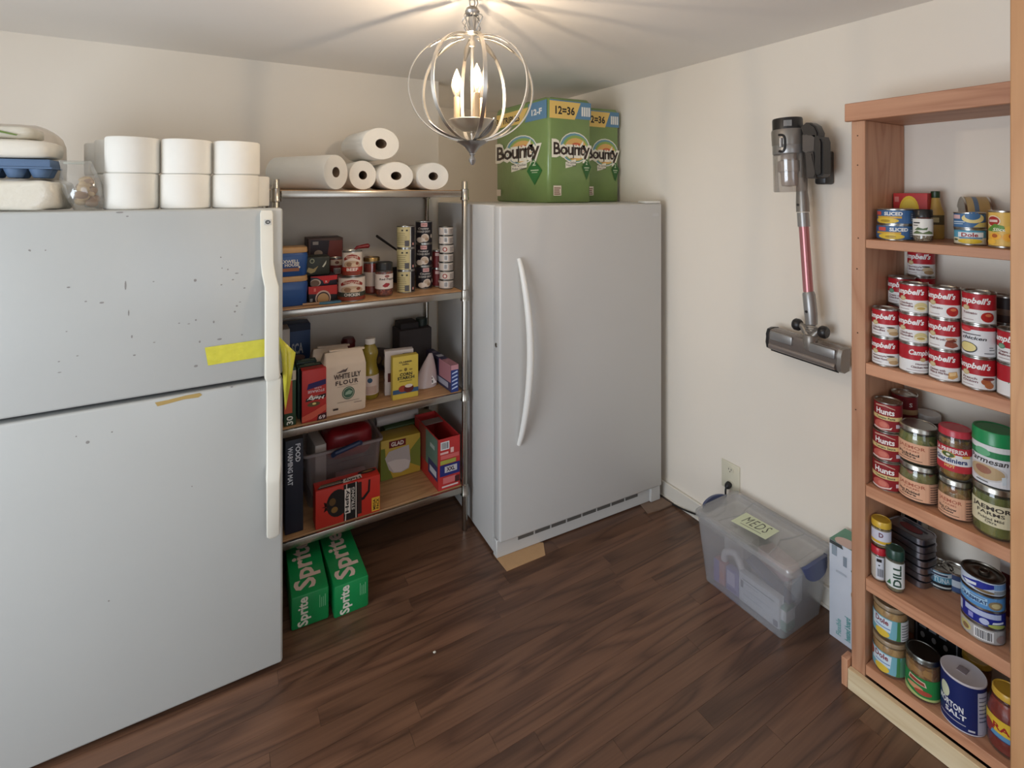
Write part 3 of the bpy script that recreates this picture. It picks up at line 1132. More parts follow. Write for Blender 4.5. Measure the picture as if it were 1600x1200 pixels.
for i, (ang, lit) in enumerate(((172, True), (52, False), (290, True))):
    a = math.radians(ang)
    x, y_ = .047 * math.cos(a), .047 * math.sin(a)
    zt_ = zc_(150) + (.001 if i else -.002)
    M = Matrix.Translation((x, y_, 0))
    B().lathe([(0, zc_(188)), (.009, zc_(188)), (.0095, zt_ - .002), (.008, zt_), (0, zt_)], CREAM, 16, M).build('candle_sleeve', ch)
    h_ = .085
    bl = B().lathe([(.006, zt_), (.007, zt_ + .003), (.013, zt_ + .018), (.0165, zt_ + .032), (.0145, zt_ + .048), (.008, zt_ + .066), (.003, zt_ + .08), (0, zt_ + h_)], BCLR, 18, M).build('bulb', ch)
    if not lit: continue
    B().lathe([(0, zt_ + .014), (.006, zt_ + .02), (.0085, zt_ + .032), (.006, zt_ + .044), (0, zt_ + .052)], BULB, 14, M).build('glowing_filament', bl)
    l = bpy.data.lights.new('candle_light', 'POINT')
    l.energy = 3.5; l.color = (1.0, .80, .58); l.shadow_soft_size = .006
    lo = bpy.data.objects.new('candle_light', l); COL.objects.link(lo)
    lo.parent = ch; lo.location = (x, y_, zt_ + .060)

# ================================================================== things on the refrigerator
TPM = pm('tissue_paper', (236, 232, 222), 0.9, var=.02, bump=.15, bscale=150)
CORE = pm('card_core', (112, 92, 72), 0.85)


def tp_roll(loc, r, h, label, group):
    t = thing('toilet_roll', label, 'toilet paper', loc, random.uniform(0, 6), group)
    ri = r * .36
    B().lathe([(ri, .0006), (r - .003, .0006), (r, .004), (r * 1.0, h * .5), (r, h - .004), (r - .003, h), (ri, h)], TPM, 36).build('paper_roll', t)
    B().lathe([(ri - .0005, .001), (ri - .0005, h - .001), (ri - .003, h - .001), (ri - .003, .001), (ri - .0005, .001)], CORE, 24).build('core_tube', t)
    a = random.uniform(0, 1)
    return t


zf = FT + .0004
r0, h0 = .0662, .1035
cols = [onY(206, 300, 1.842).x + k * .1335 for k in range(3)]
nm = ['nearest the onion bag', 'in the middle column', 'nearest the shelving rack']
for i, x in enumerate(cols):
    tp_roll((x, 1.842, zf), r0, h0, 'white toilet roll in the bottom row on the refrigerator, ' + nm[i], 'toilet rolls stacked on the refrigerator')
    tp_roll((x + .003, 1.844, zf + h0 + .0004), r0, h0, 'white toilet roll in the top row on the refrigerator, ' + nm[i], 'toilet rolls stacked on the refrigerator')
xr = onY(388, 300, 1.985).x
for xx, yy in ((onY(190, 300, 1.985).x, 1.985), (onY(172, 300, 2.125).x, 2.125), (xr, 1.985)):
    for lv in range(2):
        if xx == xr and lv: continue
        tp_roll((xx, yy, zf + lv * (h0 + .0004)), r0, h0, ('upper' if lv else 'lower') + ' white toilet roll behind the front stack, ' + ('toward the shelving rack' if xx == xr else 'in the second row' if yy < 2 else 'in the third row'), 'toilet rolls behind the front stack')

# clear-wrapped pack of white napkins at the bottom of the left pile
CLEARW = pm('shiny_wrap_white', (226, 220, 204), .22, var=.05, vscale=20, bump=1.0, bscale=60, coat=.3)
def pillow(w, d, h, mat, name, parent=None, loc=(0, 0, 0), rz=0, sq=4.0, wob=.04, seed=1, nx=22, nz=12):
    """soft pack: superellipsoid with dents"""
    rnd = random.Random(seed); ph = [rnd.uniform(0, 6) for _ in range(8)]
    b = B(); rows = []
    for i in range(nz + 1):
        v = -PI / 2 + PI * i / nz
        row = []
        for j in range(nx):
            u = 2 * PI * j / nx
            sp = lambda s, e: math.copysign(abs(s) ** e, s)
            cv = sp(math.cos(v), 2 / sq)
            x = cv * sp(math.cos(u), 2 / sq); yv = cv * sp(math.sin(u), 2 / sq); z = sp(math.sin(v), 2 / sq)
            k = 1 + wob * (math.sin(5 * x + ph[0]) * math.sin(4 * yv + ph[1]) + .7 * math.sin(9 * x + ph[2] + 3 * z) * math.cos(7 * yv + ph[3]))
            row.append((x * w / 2 * (1 + (k - 1) * .4), yv * d / 2 * (1 + (k - 1) * .4), max(.0006, h / 2 + z * h / 2 * k)))
        rows.append(row)
    vs = [p for r_ in rows for p in r_]
    fs = []
    for i in range(nz):
        for j in range(nx):
            fs.append((i * nx + j, i * nx + (j + 1) % nx, (i + 1) * nx + (j + 1) % nx, (i + 1) * nx + j))
    b.faces(vs, fs, mat)
    bmesh.ops.remove_doubles(b.bm, verts=b.bm.verts[:], dist=.0002)
    return b.build(name, parent, loc, rz, angle=60)


xp1 = onY(98, 300, 1.80).x
np_ = pillow(.24, .22, .083, CLEARW, 'napkin_pack', None, (xp1 - .12, 1.87, zf), 0, 6, .10, 3, 44, 16)
tag(np_, 'flat clear-wrapped white napkin pack lying directly on the refrigerator', 'napkins')
# blue foam egg carton on it
EGG = pm('blue_foam', (92, 118, 152), .55, var=.03)
xe1 = onY(79, 300, 1.80).x
ze = zf + .0875
ec = thing('egg_carton', 'blue foam egg carton sandwiched between white packs', 'egg carton', (xe1 - .15, 1.85, ze))
eb = B().box(-.15, .15, -.052, .052, .024, .050, EGG, .004, 2)
eb.box(-.154, .154, -.056, .056, .024, .029, EGG, .001)
eb.build('lid', ec)
for i in range(6):
    for j in range(2):
        B().lathe([(.012, 0), (.016, .002), (.0245, .0238)], EGG, 16, Matrix.Translation((-.125 + i * .05, -.026 + j * .052, 0))).build('egg_cup', ec)
# white pack with green print on top of the carton, and a bag behind
pk = pillow(.28, .17, .05, pm('white_pack_paper', (232, 226, 212), .4, bump=.4, bscale=40), 'plate_pack', None, (xe1 - .135, 1.865, ze + .0515), 0, 6, .03, 8, 30, 10)
tag(pk, 'white wrapped pack lying on top of the blue egg carton', 'pack')
wb = pillow(.30, .22, .165, pm('white_bag_film', (222, 212, 198), .3, bump=.5, bscale=30), 'bread_bag', None, (onY(86, 300, 2.0).x - .15, 2.105, ze + .0395), 0, 4, .03, 12, 30, 12)
wb.location.z = zf + .0006
wb.scale = (1, 1, 1.55)
tag(wb, 'tall white plastic bag of rolls standing behind the egg carton pile', 'bag')
gp = pillow(.25, .11, .036, pm('green_print_bag', (208, 202, 186), .3, var=.3, vscale=14, bump=.5, bscale=40), 'printed_bag', None, (xe1 - .16, 1.875, ze + .1025), math.radians(-3), 5, .06, 5, 26, 10)
tag(gp, 'crinkled printed plastic bag with a green stripe, topmost of the left pile', 'bag')
decal(gp, [P_([(0, .6), (.3, .9), (.62, .62), (.95, .18), (.97, .3), (.66, .8), (.3, 1.05), (0, .8)], (106, 128, 62)), E_(.30, .30, .08, .18, (120, 70, 58))],
      flatmap((-.06, -.0562, .004), (.16, 0, 0), (0, 0, .026), .0012))
# zip bag of onions / mushrooms
ZIP = film('zip_bag_film', (232, 232, 226), .20, .1, .6)
xz = onY(140, 300, 1.80).x + .015
zb_ = thing('zip_bag', 'clear zip bag of brown mushrooms leaning by the toilet rolls', 'bag', (xz - .012, 1.80, zf))
rows = []
b = B()
for i in range(11):
    k = i / 10
    w = .022 + .022 * math.sin(PI * min(.8, k * .8 + .12)); dd = .034 * max(.05, math.sin(PI * (k * .88 + .1)))
    cxx = -.014 - .028 * (k - .3)
    rows.append([(cxx + w * math.cos(2 * PI * j / 20) * (1 + .05 * math.sin(j * 2.1 + i)), dd * math.sin(2 * PI * j / 20) * (1 + .1 * math.sin(j * 1.7 + 2 * i)), .001 + .135 * k) for j in range(20)])
b.loft(rows, ZIP)
b.build('bag_film', zb_)
MUSH = [pm('mushroom_a', (150, 120, 92), .7, var=.25, vscale=40), pm('mushroom_b', (192, 164, 120), .7, var=.25, vscale=40)]
for i in range(12):
    rr = random.Random(i)
    B().blob((rr.uniform(-.026, .006), rr.uniform(-.014, .014), .02 + .062 * (i / 11)), (.016, .013, .012), MUSH[i % 2], 2, .12, Matrix.Rotation(rr.uniform(0, 3), 3, 'X'), i).build('mushroom', zb_)
B().box(-.058, -.014, -.003, .003, .126, .132, pm('zip_seal', (210, 214, 200), .4), .001).build('zip_seal', zb_)

# ================================================================== rack, top shelf: paper towel rolls (slightly flattened)
def towel_roll(label, pxl, pxr, pyt, pyb, Yf, length, rz=0.0, zbase=None, grp='loose paper towel rolls on the top shelf'):
    c = onY((pxl + pxr) / 2, (pyt + pyb) / 2, Yf)
    d = dep(c)
    a = (pxr - pxl) / 2 * d / F * .97
    a = a * 1.0
    hh = (pyb - pyt) / 2 * d / F
    z0 = zbase if zbase is not None else RZ[0] + .0005
    t = thing('paper_towel_roll', label, 'paper towels', (c.x, Yf, z0 + hh), rz, grp)
    M = Matrix.Rotation(-PI / 2, 4, 'X')          # axis along +y
    ri = .30
    b = B().lathe([(a * ri, .0), (a * .97, .0), (a, .003), (a, length - .003), (a * .97, length), (a * ri, length)], TPM, 40, M @ Matrix.Diagonal((1, hh / a, 1, 1)))
    b.build('paper_roll', t)
    B().lathe([(a * ri, -.0), (a * ri * .97, .001), (a * ri * .97, length - .001), (a * ri, length)], CORE, 24, M @ Matrix.Diagonal((1, hh / a, 1, 1))).build('core_tube', t)
    return t, a, hh


TL = .265
towel_roll('long white paper towel roll lying askew at the refrigerator end of the top shelf', 499, 551, 237, 292, 2.068, .33, math.radians(33))
towel_roll('white paper towel roll half hidden behind the angled roll on the top shelf', 545, 589, 246, 292, 2.13, TL)
towel_roll('white paper towel roll lying in the middle of three under the stacked one', 590, 648, 249, 293, 2.10, TL)
towel_roll('white paper towel roll lying at the freezer end of the top shelf', 650, 704, 251, 294, 2.10, TL)
zt2 = onY(595, 254, 2.08).z
towel_roll('white paper towel roll stacked on top of the other rolls', 564, 627, 204, 254, 2.085, TL, math.radians(6), zt2 + .012)


# ================================================================== rack, second shelf
def pb(pxl, pxr, pyt, Yf, depth, z0, pyb=None):
    x0, x1 = onY(pxl, pyt, Yf).x, onY(pxr, pyt, Yf).x
    zt_ = onY((pxl + pxr) / 2, pyt, Yf).z
    return ((x0 + x1) / 2, Yf + depth / 2, z0), (x1 - x0, depth, zt_ - z0)


def pc(pxl, pxr, Y, z0):
    """round thing centred on the line y=Y"""
    c = onY((pxl + pxr) / 2, 300, Y)
    return Vector((c.x, Y, z0)), cyl_r(pxl, pxr, dep(c))


def ph(py0, py1, px, Y):
    return (py1 - py0) * dep(onY(px, 300, Y)) / F


S2 = RZ[1] + .0005
BLUE = pm('coffee_blue', (34, 78, 140), .35, var=.03)
TANL = pm('coffee_lid_tan', (196, 152, 100), .45)
cx0, cx1 = onY(424, 400, 2.10).x, onY(482, 400, 2.10).x
cw = cx1 - cx0
zz = S2
for i, (lb, hh, lh) in enumerate((('lower blue coffee canister with a tan lid on the second shelf', .096, .018), ('upper blue coffee canister with lettering, stacked on the other', .092, .018))):
    t = thing('coffee_canister', lb, 'canister', ((cx0 + cx1) / 2, 2.15, zz), 0, 'coffee canisters on the second shelf')
    b = B()
    ring = lambda w, d, z: rrect(0, 0, w / 2, d / 2, z, 5, .5)
    b.loft([ring(cw * .9, .09, 0), ring(cw * .96, .098, .006), ring(cw * .97, .1, hh * .45), ring(cw, .104, hh * .62), ring(cw, .104, hh * .9), ring(cw * .9, .094, hh)], BLUE)
    b.build('body', t)
    B().loft([ring(cw * .98, .102, hh - .002), ring(cw * 1.0, .104, hh + .002), ring(cw * .98, .102, hh + lh - .002), ring(cw * .93, .098, hh + lh)], TANL).build('lid', t)
    if i == 1:
        decal(t, [T_('MAXWELL', .12, .56, .74, .70, (225, 222, 214), bold=.03), T_('HOUSE', .35, .42, .74, .55, (225, 222, 214), bold=.03), R_(.05, .22, .74, .36, (150, 96, 62)), E_(.745, .38, .025, .04, (220, 215, 200))],
              flatmap((-cw / 2, -.0525, 0), (cw, 0, 0), (0, 0, hh)))
    zz += hh + lh + .0004

# two red bowl cartons and a dark green tin on them
loc, sz = pb(482, 527, 446.5, 2.13, .11, S2)
c1 = carton('meal_bowl_box', 'lower red and black instant meal carton beside the blue canister', 'box', loc, sz, (30, 26, 32), 0, 'red meal cartons on the second shelf', .004,
       {'front': [P_([(0, .55), (1, .4), (1, 1), (0, 1)], (188, 44, 36)), E_(.5, .22, .27, .5, (205, 176, 158)), E_(.5, .2, .23, .42, (48, 34, 36)), E_(.5, .18, .2, .36, (190, 150, 100)), R_(.05, .06, .14, .26, (150, 150, 150)), R_(.18, .68, .25, .88, (220, 120, 105))]})
loc2, sz2 = pb(485, 527, 431, 2.13, .11, S2 + sz[2] + .0005)
c2 = carton('meal_bowl_box', 'upper red and black instant meal carton beside the blue canister', 'box', loc2, sz2, (28, 26, 40), 0, 'red meal cartons on the second shelf', .004,
       {'front': [P_([(0, 1), (1, 1), (1, .55), (.72, .5), (.66, .2), (.5, .2), (.46, .5), (.25, .85), (0, .95)], (196, 34, 34)), E_(.18, .35, .2, .38, (190, 170, 150)), E_(.16, .3, .17, .33, (110, 84, 64)), T_('R', .55, .28, .63, .5, (235, 190, 180))]})
zc2 = loc2[2] + sz2[2] + .0005
loc3, sz3 = pb(478, 516, 401, 2.15, .085, zc2)
carton('dark_meal_box', 'dark green carton with a bowl picture lying on the red cartons', 'box', loc3, sz3, (38, 42, 30), 0, None, .006,
       {'front': [E_(.25, .78, .10, .13, (150, 150, 120)), E_(.25, .78, .06, .08, (50, 56, 40)), P_([(.02, .25), (.2, .12), (.36, .2), (.5, .5), (.3, .36), (.1, .45)], (168, 148, 96)), P_([(.66, .45), (.84, .78), (.82, .6), (.72, .42)], (200, 200, 180))]})
loc, sz = pb(482, 536, 372, 2.36, .12, S2)
carton('steak_box', 'brown carton with a dark sauce picture behind the second shelf cans', 'box', loc, sz, (74, 48, 42), 0, None, .002,
       {'front': [P_([(.05, .55), (.5, .5), (.62, .95), (.06, .97)], (44, 30, 34)), P_([(.55, .7), (.7, .55), (.98, .62), (.98, .95), (.6, .95)], (120, 56, 48)), E_(.28, .72, .12, .06, (150, 132, 116)), R_(.12, .88, .28, .94, (160, 150, 140))]})
# teal spatula at the shelf edge
sp = thing('spatula', 'teal silicone spatula with wooden handle at the second shelf edge', 'spatula', (onZ(500, 467, S2).x, 2.088, S2))
B().loft([rrect(x, 0, .002, w, 0, 2)[:0] or [(x, -w, .0005), (x, w, .0005), (x, w, .0075), (x, -w, .0075)] for x, w in ((-.02, .004), (0, .011), (.03, .012), (.055, .010), (.062, .004))], pm('teal_silicone', (62, 118, 140), .45)).build('blade', sp)
B().tube([(-.0205, 0, .005), (-.08, .004, .005)], [.0045, .0045], pm('spatula_handle', (176, 138, 104), .6), 8).build('handle', sp)

# chunky soup cans
RED = (168, 42, 34)
c, r = pc(528, 571, 2.125, S2)
hC = ph(425, 463, 549, 2.09)
soup = lambda word, wc, bc: [R_(-1.45, .0, 1.45, .16, (138, 60, 42)), P_([(-.9, .74), (-.5, .88), (0, .93), (.5, .88), (.9, .74), (.85, .64), (0, .80), (-.85, .64)], (150, 44, 34)), T_('KEYSTONE', -.62, .735, .62, .86, (225, 200, 180), bold=.03),
                             E_(0, .46, .88, .19, (196, 168, 140)), E_(-.3, .48, .28, .1, (150, 112, 84)), E_(.25, .44, .34, .1, (214, 188, 160)), E_(.5, .52, .16, .07, (140, 70, 50)), R_(-1.45, .16, 1.45, .36, bc), T_(word, -.55, .19, .6, .325, (235, 228, 218), bold=.03)]
can('soup_can', 'large white and red chicken soup can under the beef soup can', c, r, hC, [(1, (226, 212, 198))], [it for it in soup('CHICKEN', None, (62, 66, 56))], 'chunky soup cans')
r2 = cyl_r(533, 565, dep(c))
can('soup_can', 'white and red beef soup can standing on the larger chicken can', c + Vector((.002, 0, hC + .0004)), r2, ph(386, 425, 549, 2.09), [(1, (226, 212, 198))], soup('BEEF', None, (170, 52, 38)), 'chunky soup cans')
c, r = pc(514, 537, 2.27, S2)
hh = .078
for i in range(2):
    can('bean_can', ('lower' if i == 0 else 'upper') + ' small maroon labelled can in the stack behind the soup cans', c + Vector((0, 0, i * (hh + .0004))), r, hh, [(1, (122, 44, 38))],
        [R_(-.9, .62, 1.0, .96, (196, 176, 156)), E_(.1, .8, .3, .1, (110, 60, 44)), R_(-.35, .1, .6, .45, (205, 195, 185))] + lines(-.3, .14, .55, .42, 6, (70, 60, 60), .5, .1, vert=True), 'maroon cans behind the soup')
# red sauce jar with gold lid, black-capped red pepper
c, r = pc(567, 594, 2.20, S2)
jar('sauce_jar', 'red sauce jar with a gold lid behind the black-capped spice jar', c, r * .95, ph(399, 456, 580, 2.2), (172, 142, 92), .016, chunks('red_sauce', [(130, 34, 24), (146, 42, 28)], 30), [], (.26, .68, -1.3, 1.3, (196, 180, 168)), lidmetal=True, neck=.95)
c, r = pc(586, 614, 2.13, S2)
jar('spice_jar', 'red pepper spice jar with a tall black cap on the second shelf', c, r, ph(406, 459, 600, 2.1), (22, 22, 24), .031, chunks('red_flakes', [(120, 42, 28), (156, 66, 36), (96, 34, 24)], 160),
    [T_('Red Pepper', -.5, .56, 1.5, .74, (38, 34, 34), bold=.03), P_([(-.2, .22), (.2, .42), (.6, .38), (.7, .3), (.4, .14), (.1, .12)], (156, 44, 52)), E_(.35, .86, .28, .09, (150, 90, 84))], (.30, .86, -1.5, 1.5, (220, 208, 200)), neck=.9, shoulder=.1)
# red ladle handle and dark pan at the back
ld = thing('ladle', 'red ladle with its rounded handle raised behind the soup cans', 'ladle', (onY(540, 380, 2.36).x, 2.322, S2))
B().lathe([(0, .004), (.018, .006), (.028, .016), (.030, .028), (.027, .028), (.02, .012), (0, .009)], pm('red_plastic', (150, 40, 42), .4), 20).build('bowl', ld)
zr = onY(570, 383, 2.36).z - S2
xl = onY(574, 383, 2.354).x - onY(540, 380, 2.36).x
B().tube([(.0285, 0, .024), (.030, 0, zr * .6), (.030, -.004, zr - .016), (.040, -.006, zr - .004), (xl - .02, -.006, zr), (xl - .006, -.006, zr + .001), (xl, -.006, zr + .001)], [.005, .005, .006, .007, .010, .011, .006], MATS['red_plastic'], 10).build('handle', ld)
pn = thing('black_pan', 'dark handled pan leaning at the back of the second shelf', 'pan', (onY(628, 400, 2.43).x, 2.44, S2))
PAN = pm('black_iron', (40, 36, 35), .5)
B().lathe([(0, .0006), (.058, .0006), (.07, .03), (.072, .060), (.069, .060), (.066, .03), (.055, .005), (0, .005)], PAN, 24).build('bowl', pn)
pe = onY(589, 369, 2.34) - Vector((onY(628, 400, 2.43).x, 2.44, S2)); pj = onY(622, 392, 2.39) - Vector((onY(628, 400, 2.43).x, 2.44, S2))
B().tube([(-.03, -.0655, .056), pj, pe * .5 + pj * .5, pe], [.008, .009, .009, .010], PAN, 10, flat=.6).build('handle', pn)

# gravy cans, three high, two columns
for ci, (pl, pr, Y, offs, nm_, tops) in enumerate(((620, 648.5, 2.165, 0, 'cream back-of-label', 349), (649, 675.5, 2.215, 1, 'black country gravy', 348))):
    c, r = pc(pl, pr, Y, S2)
    H3 = ph(tops, 453.5, (pl + pr) / 2, Y - r * .8)
    hh = H3 / 3
    for i in range(3):
        if ci == 0:
            its = [R_(-1.5, .0, .45, 1, (206, 192, 142))] + lines(-1.2, .12, .1, .78, 7, (150, 138, 98), .35, .15, seed=i) + [R_(-.12, .05, .36, .34, (90, 88, 90)), R_(-.5, .8, -.3, .88, (60, 60, 54)), R_(0, .8, .2, .88, (60, 60, 54)), R_(.45, 0, .56, 1, (226, 224, 218)), R_(.75, .1, .95, .22, (220, 160, 150))]
            dphi = 0
        else:
            its = [R_(-.36, .78, .42, .97, (222, 176, 170)), T_('Libbys', -.26, .82, .32, .93, (150, 50, 60), bold=.02), T_('Country', -.72, .62, .62, .75, (220, 214, 206), bold=.02, shear=.2), T_('SAUSAGE GRAVY', -.9, .50, .8, .60, (205, 198, 190), bold=.02),
                   E_(.15, .24, .5, .2, (222, 206, 190)), E_(-.45, .14, .5, .13, (226, 212, 198)), E_(.1, .3, .3, .09, (196, 174, 152)), E_(.35, .18, .22, .08, (178, 150, 124)), E_(1.0, .32, .16, .1, (214, 200, 184))]
            dphi = (.0, -.05, .12)[2 - i] if i else .25
        lab_ = {0: 'bottom', 1: 'middle', 2: 'top'}[i]
        can('gravy_can', '%s can of the three-high %s stack on the second shelf' % (lab_, nm_), c + Vector((0, 0, i * (hh + .0003))), r, hh, [(1, (38, 34, 40))], its, 'gravy cans stacked on the second shelf', phi=face_phi(c) + dphi)
# maroon cans then little flat cans, seven high
c, r = pc(675, 694, 2.225, S2)
H2 = ph(393, 448, 685, 2.25)
for i in range(2):
    can('chili_can', ('lower' if i == 0 else 'upper') + ' maroon can in the short stack beside the flat tins', c + Vector((0, 0, i * (H2 / 2 + .0003))), r, H2 / 2, [(1, (118, 42, 44))],
        [R_(-.5, .74, .55, .92, (200, 170, 165)), P_([(0, .3), (.4, .62), (.9, .66), (.9, .2), (.3, .1)], (208, 190, 176)), P_([(.1, .38), (.9, .5), (.9, .44), (.1, .3)], (140, 60, 56))], 'maroon cans beside the flat tins')
c, r = pc(686, 708.5, 2.155, S2)
c.x = min(c.x, .9415 - r); NTH = ['bottom', 'second', 'third', 'fourth', 'fifth', 'sixth', 'top']
H7 = ph(351, 448, 697, 2.13) / 7
for i in range(7):
    can('chicken_tin', NTH[i] + ' pale flat chicken tin counted up the seven-high stack', c + Vector((.002 * math.sin(i * 2), 0, i * (H7 + .0002))), r, H7, [(1, (206, 192, 180))],
        ([E_(-.25, .45, .34, .32, (150, 60, 54)), E_(-.25, .45, .2, .2, (220, 205, 195))] if i in (1, 4) else barcode(-.3, .15, .25, .9, 7)) + lines(.45, .15, 1.2, .85, 4, (120, 110, 104), .45), 'seven-high stack of flat tins', rim=STEEL_D)

# ================================================================== rack, third shelf
S3 = RZ[2] + .0005
loc, sz = pb(444, 462.5, 575, 2.075, .16, S3)
carton('storage_bag_box', 'green and red bag box printed 30 beside the loose tape end', 'box', loc, sz, (38, 66, 44), 0, 'food bag boxes on the third shelf', .002,
       {'front': [R_(.0, .22, .68, .78, (186, 84, 58)), R_(.0, .78, 1, .95, (190, 180, 160)), T_('30', .2, .02, .75, .17, (225, 225, 215), rot=90), R_(.3, .8, .7, .92, (120, 110, 70))]})
loc, sz = pb(471.5, 510, 577, 2.072, .045, S3)
hx = sz
carton('storage_bag_box', 'red storage bag box with upside-down lettering beside the flour', 'box', loc, sz, (186, 46, 42), math.radians(0), 'food bag boxes on the third shelf', .002,
       {'front': [P_([(.2, .62), (.98, .68), (.98, .78), (.26, .73)], (50, 38, 92)), T_('Hefty', .2, .405, .95, .51, (235, 230, 225), rot=180, bold=.04, shear=.3), P_([(.14, .395), (.96, .425), (.98, .5), (.18, .455)], (40, 34, 34)), T_('Hefty', .2, .41, .92, .485, (240, 236, 230), rot=180, bold=.03, shear=.3),
                  T_('STORAGE', .24, .55, .92, .60, (222, 200, 205), rot=180, bold=.03), T_('SLIDER', .5, .62, .8, .645, (222, 200, 205), rot=180), E_(.48, .33, .26, .045, (96, 80, 50)), E_(.5, .34, .08, .02, (220, 205, 130)), P_([(.0, .12), (.5, .2), (1, .3), (1, .18), (.4, .05), (0, .02)], (206, 92, 72)), P_([(.6, .0), (1, .0), (1, .13), (.66, .11)], (70, 24, 30)), T_('69', .68, .02, .95, .09, (225, 215, 215), rot=180)],
        'top': [R_(.15, .3, .8, .6, (150, 70, 56))], 'left': [R_(0, 0, 1, 1, (32, 34, 40))]})
for i, Yf in enumerate((2.12, 2.168)):
    loc, sz = pb(465 - i * 2, 505 - i * 10, 572 - i * 7, Yf, .043, S3)
    carton('storage_bag_box', ('first', 'second')[i] + ' dark green bag box standing behind the red one', 'box', loc, sz, (40, 64, 54), 0, 'food bag boxes on the third shelf', .002,
           {'top': [R_(.1, .2, .9, .5, (110, 132, 112)), R_(.3, .6, .7, .8, (150, 160, 140))], 'front': [R_(.05, .7, .95, .98, (30, 40, 48))]})


def flour_bag(name, label, pl, pr, pyt, Yf, d, rz, items, group):
    x0, x1 = onY(pl, 600, Yf).x, onY(pr, 600, Yf).x
    w = x1 - x0
    h = onY((pl + pr) / 2, pyt, Yf).z - S3
    t = thing(name, label, 'flour', ((x0 + x1) / 2, Yf + d / 2, S3), rz, group)
    PAPER = pm('flour_paper', (224, 204, 182), .7, var=.05, vscale=18, bump=.35, bscale=45)
    b = B(); rows = []
    hs = h * .84
    for z, fw, fd in ((0, .93, .9), (.004, .97, .96), (h * .2, 1.0, 1.0), (h * .5, 1.02, 1.04), (hs * .93, 1.0, 1.0), (hs, .97, .94), (hs + (h - hs) * .6, .92, .62), (h, .88, .30)):
        ring = rrect(0, 0, w / 2 * fw, d / 2 * fd, z, 3, .22)
        rows.append([(p[0] + .0012 * math.sin(9 * z / h + 5 * i), p[1] + .0010 * math.sin(14 * z / h + 3 * i), p[2] + (.003 * math.sin(i * 1.3) if z >= h * .98 else 0)) for i, p in enumerate(ring)])
    b.loft(rows, PAPER)
    b.build('paper_bag', t)
    B().box(-w * .43, w * .43, -d * .13, d * .02, h - .001, h + .007, PAPER, .002, 1, Matrix.Rotation(.06, 4, 'Y')).build('folded_top', t)
    if items:
        decal(t, items, flatmap((-w / 2, -d / 2 * 1.04, 0), (w, 0, 0), (0, 0, h), .0016))
    return t


DK = (74, 58, 54)
flour_bag('flour_bag', 'front paper flour bag with dark lettering and a round green seal', 505.5, 572, 552, 2.085, .085, math.radians(2),
          [T_('WHITE LILY', .22, .585, .86, .67, DK, bold=.03), P_([(.28, .69), (.45, .74), (.6, .69), (.5, .72), (.4, .69)], (110, 94, 90)), P_([(.40, .70), (.56, .76), (.50, .69)], (96, 82, 78)), T_('FLOUR', .26, .485, .80, .56, DK, bold=.03, space=1.25), R_(.3, .455, .78, .462, (170, 150, 138)),
           E_(.56, .335, .15, .105, (70, 104, 84)), E_(.56, .335, .125, .088, (224, 210, 190)), E_(.56, .335, .118, .082, (70, 104, 84)), P_([(.48, .31), (.62, .31), (.66, .35), (.58, .38), (.5, .35)], (150, 172, 150)), R_(.3, .195, .82, .202, (150, 130, 120)), R_(.7, .15, .88, .16, (150, 130, 120)), R_(.2, .085, .32, .115, (64, 50, 46))], 'flour bags on the third shelf')
flour_bag('flour_bag', 'second paper flour bag standing behind the lettered one', 488, 548, 546, 2.20, .08, 0, None, 'flour bags on the third shelf')
loc, sz = pb(444, 485, 507, 2.42, .09, S3)
carton('tissue_box', 'dark blue and maroon carton at the back of the third shelf', 'box', loc, sz, (36, 66, 110), 0, None, .003,
       {'front': [R_(0, 0, 1, .46, (92, 48, 50)), R_(0, .9, 1, 1, (24, 34, 58)), T_('SCA', .28, .56, .72, .72, (190, 190, 190), bold=.03), E_(.5, .5, .3, .05, (150, 120, 116))]})
loc, sz = pb(436, 453, 515, 2.30, .09, S3)
carton('white_carton', 'tall white carton at the back left of the third shelf', 'box', loc, sz, (212, 200, 188), 0, None, .002)
bw = thing('red_canister', 'dark red round tub with domed lid behind the flour', 'tub', (onY(544, 530, 2.45).x, 2.45, S3))
rr_ = cyl_r(533, 555, 2.4)
hz = onY(544, 526, 2.45).z - S3
B().lathe([(0, 0), (rr_ * .9, 0), (rr_, hz * .1), (rr_, hz * .86)], pm('dark_red_tub', (112, 32, 30), .4), 24).build('body', bw)
B().lathe([(rr_ * 1.04, hz * .861), (rr_ * 1.04, hz * .9), (rr_ * .8, hz * .98), (0, hz)], pm('dark_red_lid', (96, 26, 26), .4), 24).build('lid', bw)
# oil bottle
c, r = pc(564, 592, 2.20, S3)
hb_ = ph(526, 619, 578, 2.17)
t = thing('oil_bottle', 'tall bottle of golden cooking oil with a white cap', 'bottle', c)
OIL = pm('cooking_oil', (146, 128, 46), .12, var=.03, coat=.4)
R2 = r
B().lathe([(0, 0), (R2 * .9, 0), (R2, .006), (R2, hb_ * .40), (R2 * .97, hb_ * .44), (R2 * .78, hb_ * .55), (R2 * .80, hb_ * .64), (R2 * .97, hb_ * .74), (R2 * .9, hb_ * .80), (R2 * .6, hb_ * .88), (R2 * .52, hb_ * .9), (R2 * .52, hb_ * .91), (0, hb_ * .91)], OIL, 28).build('bottle_body', t)
B().lathe([(R2 * .56, hb_ * .905), (R2 * .6, hb_ * .91), (R2 * .6, hb_ * .99), (R2 * .54, hb_), (0, hb_)], pm('white_cap', (226, 220, 212), .4), 24).build('cap', t)
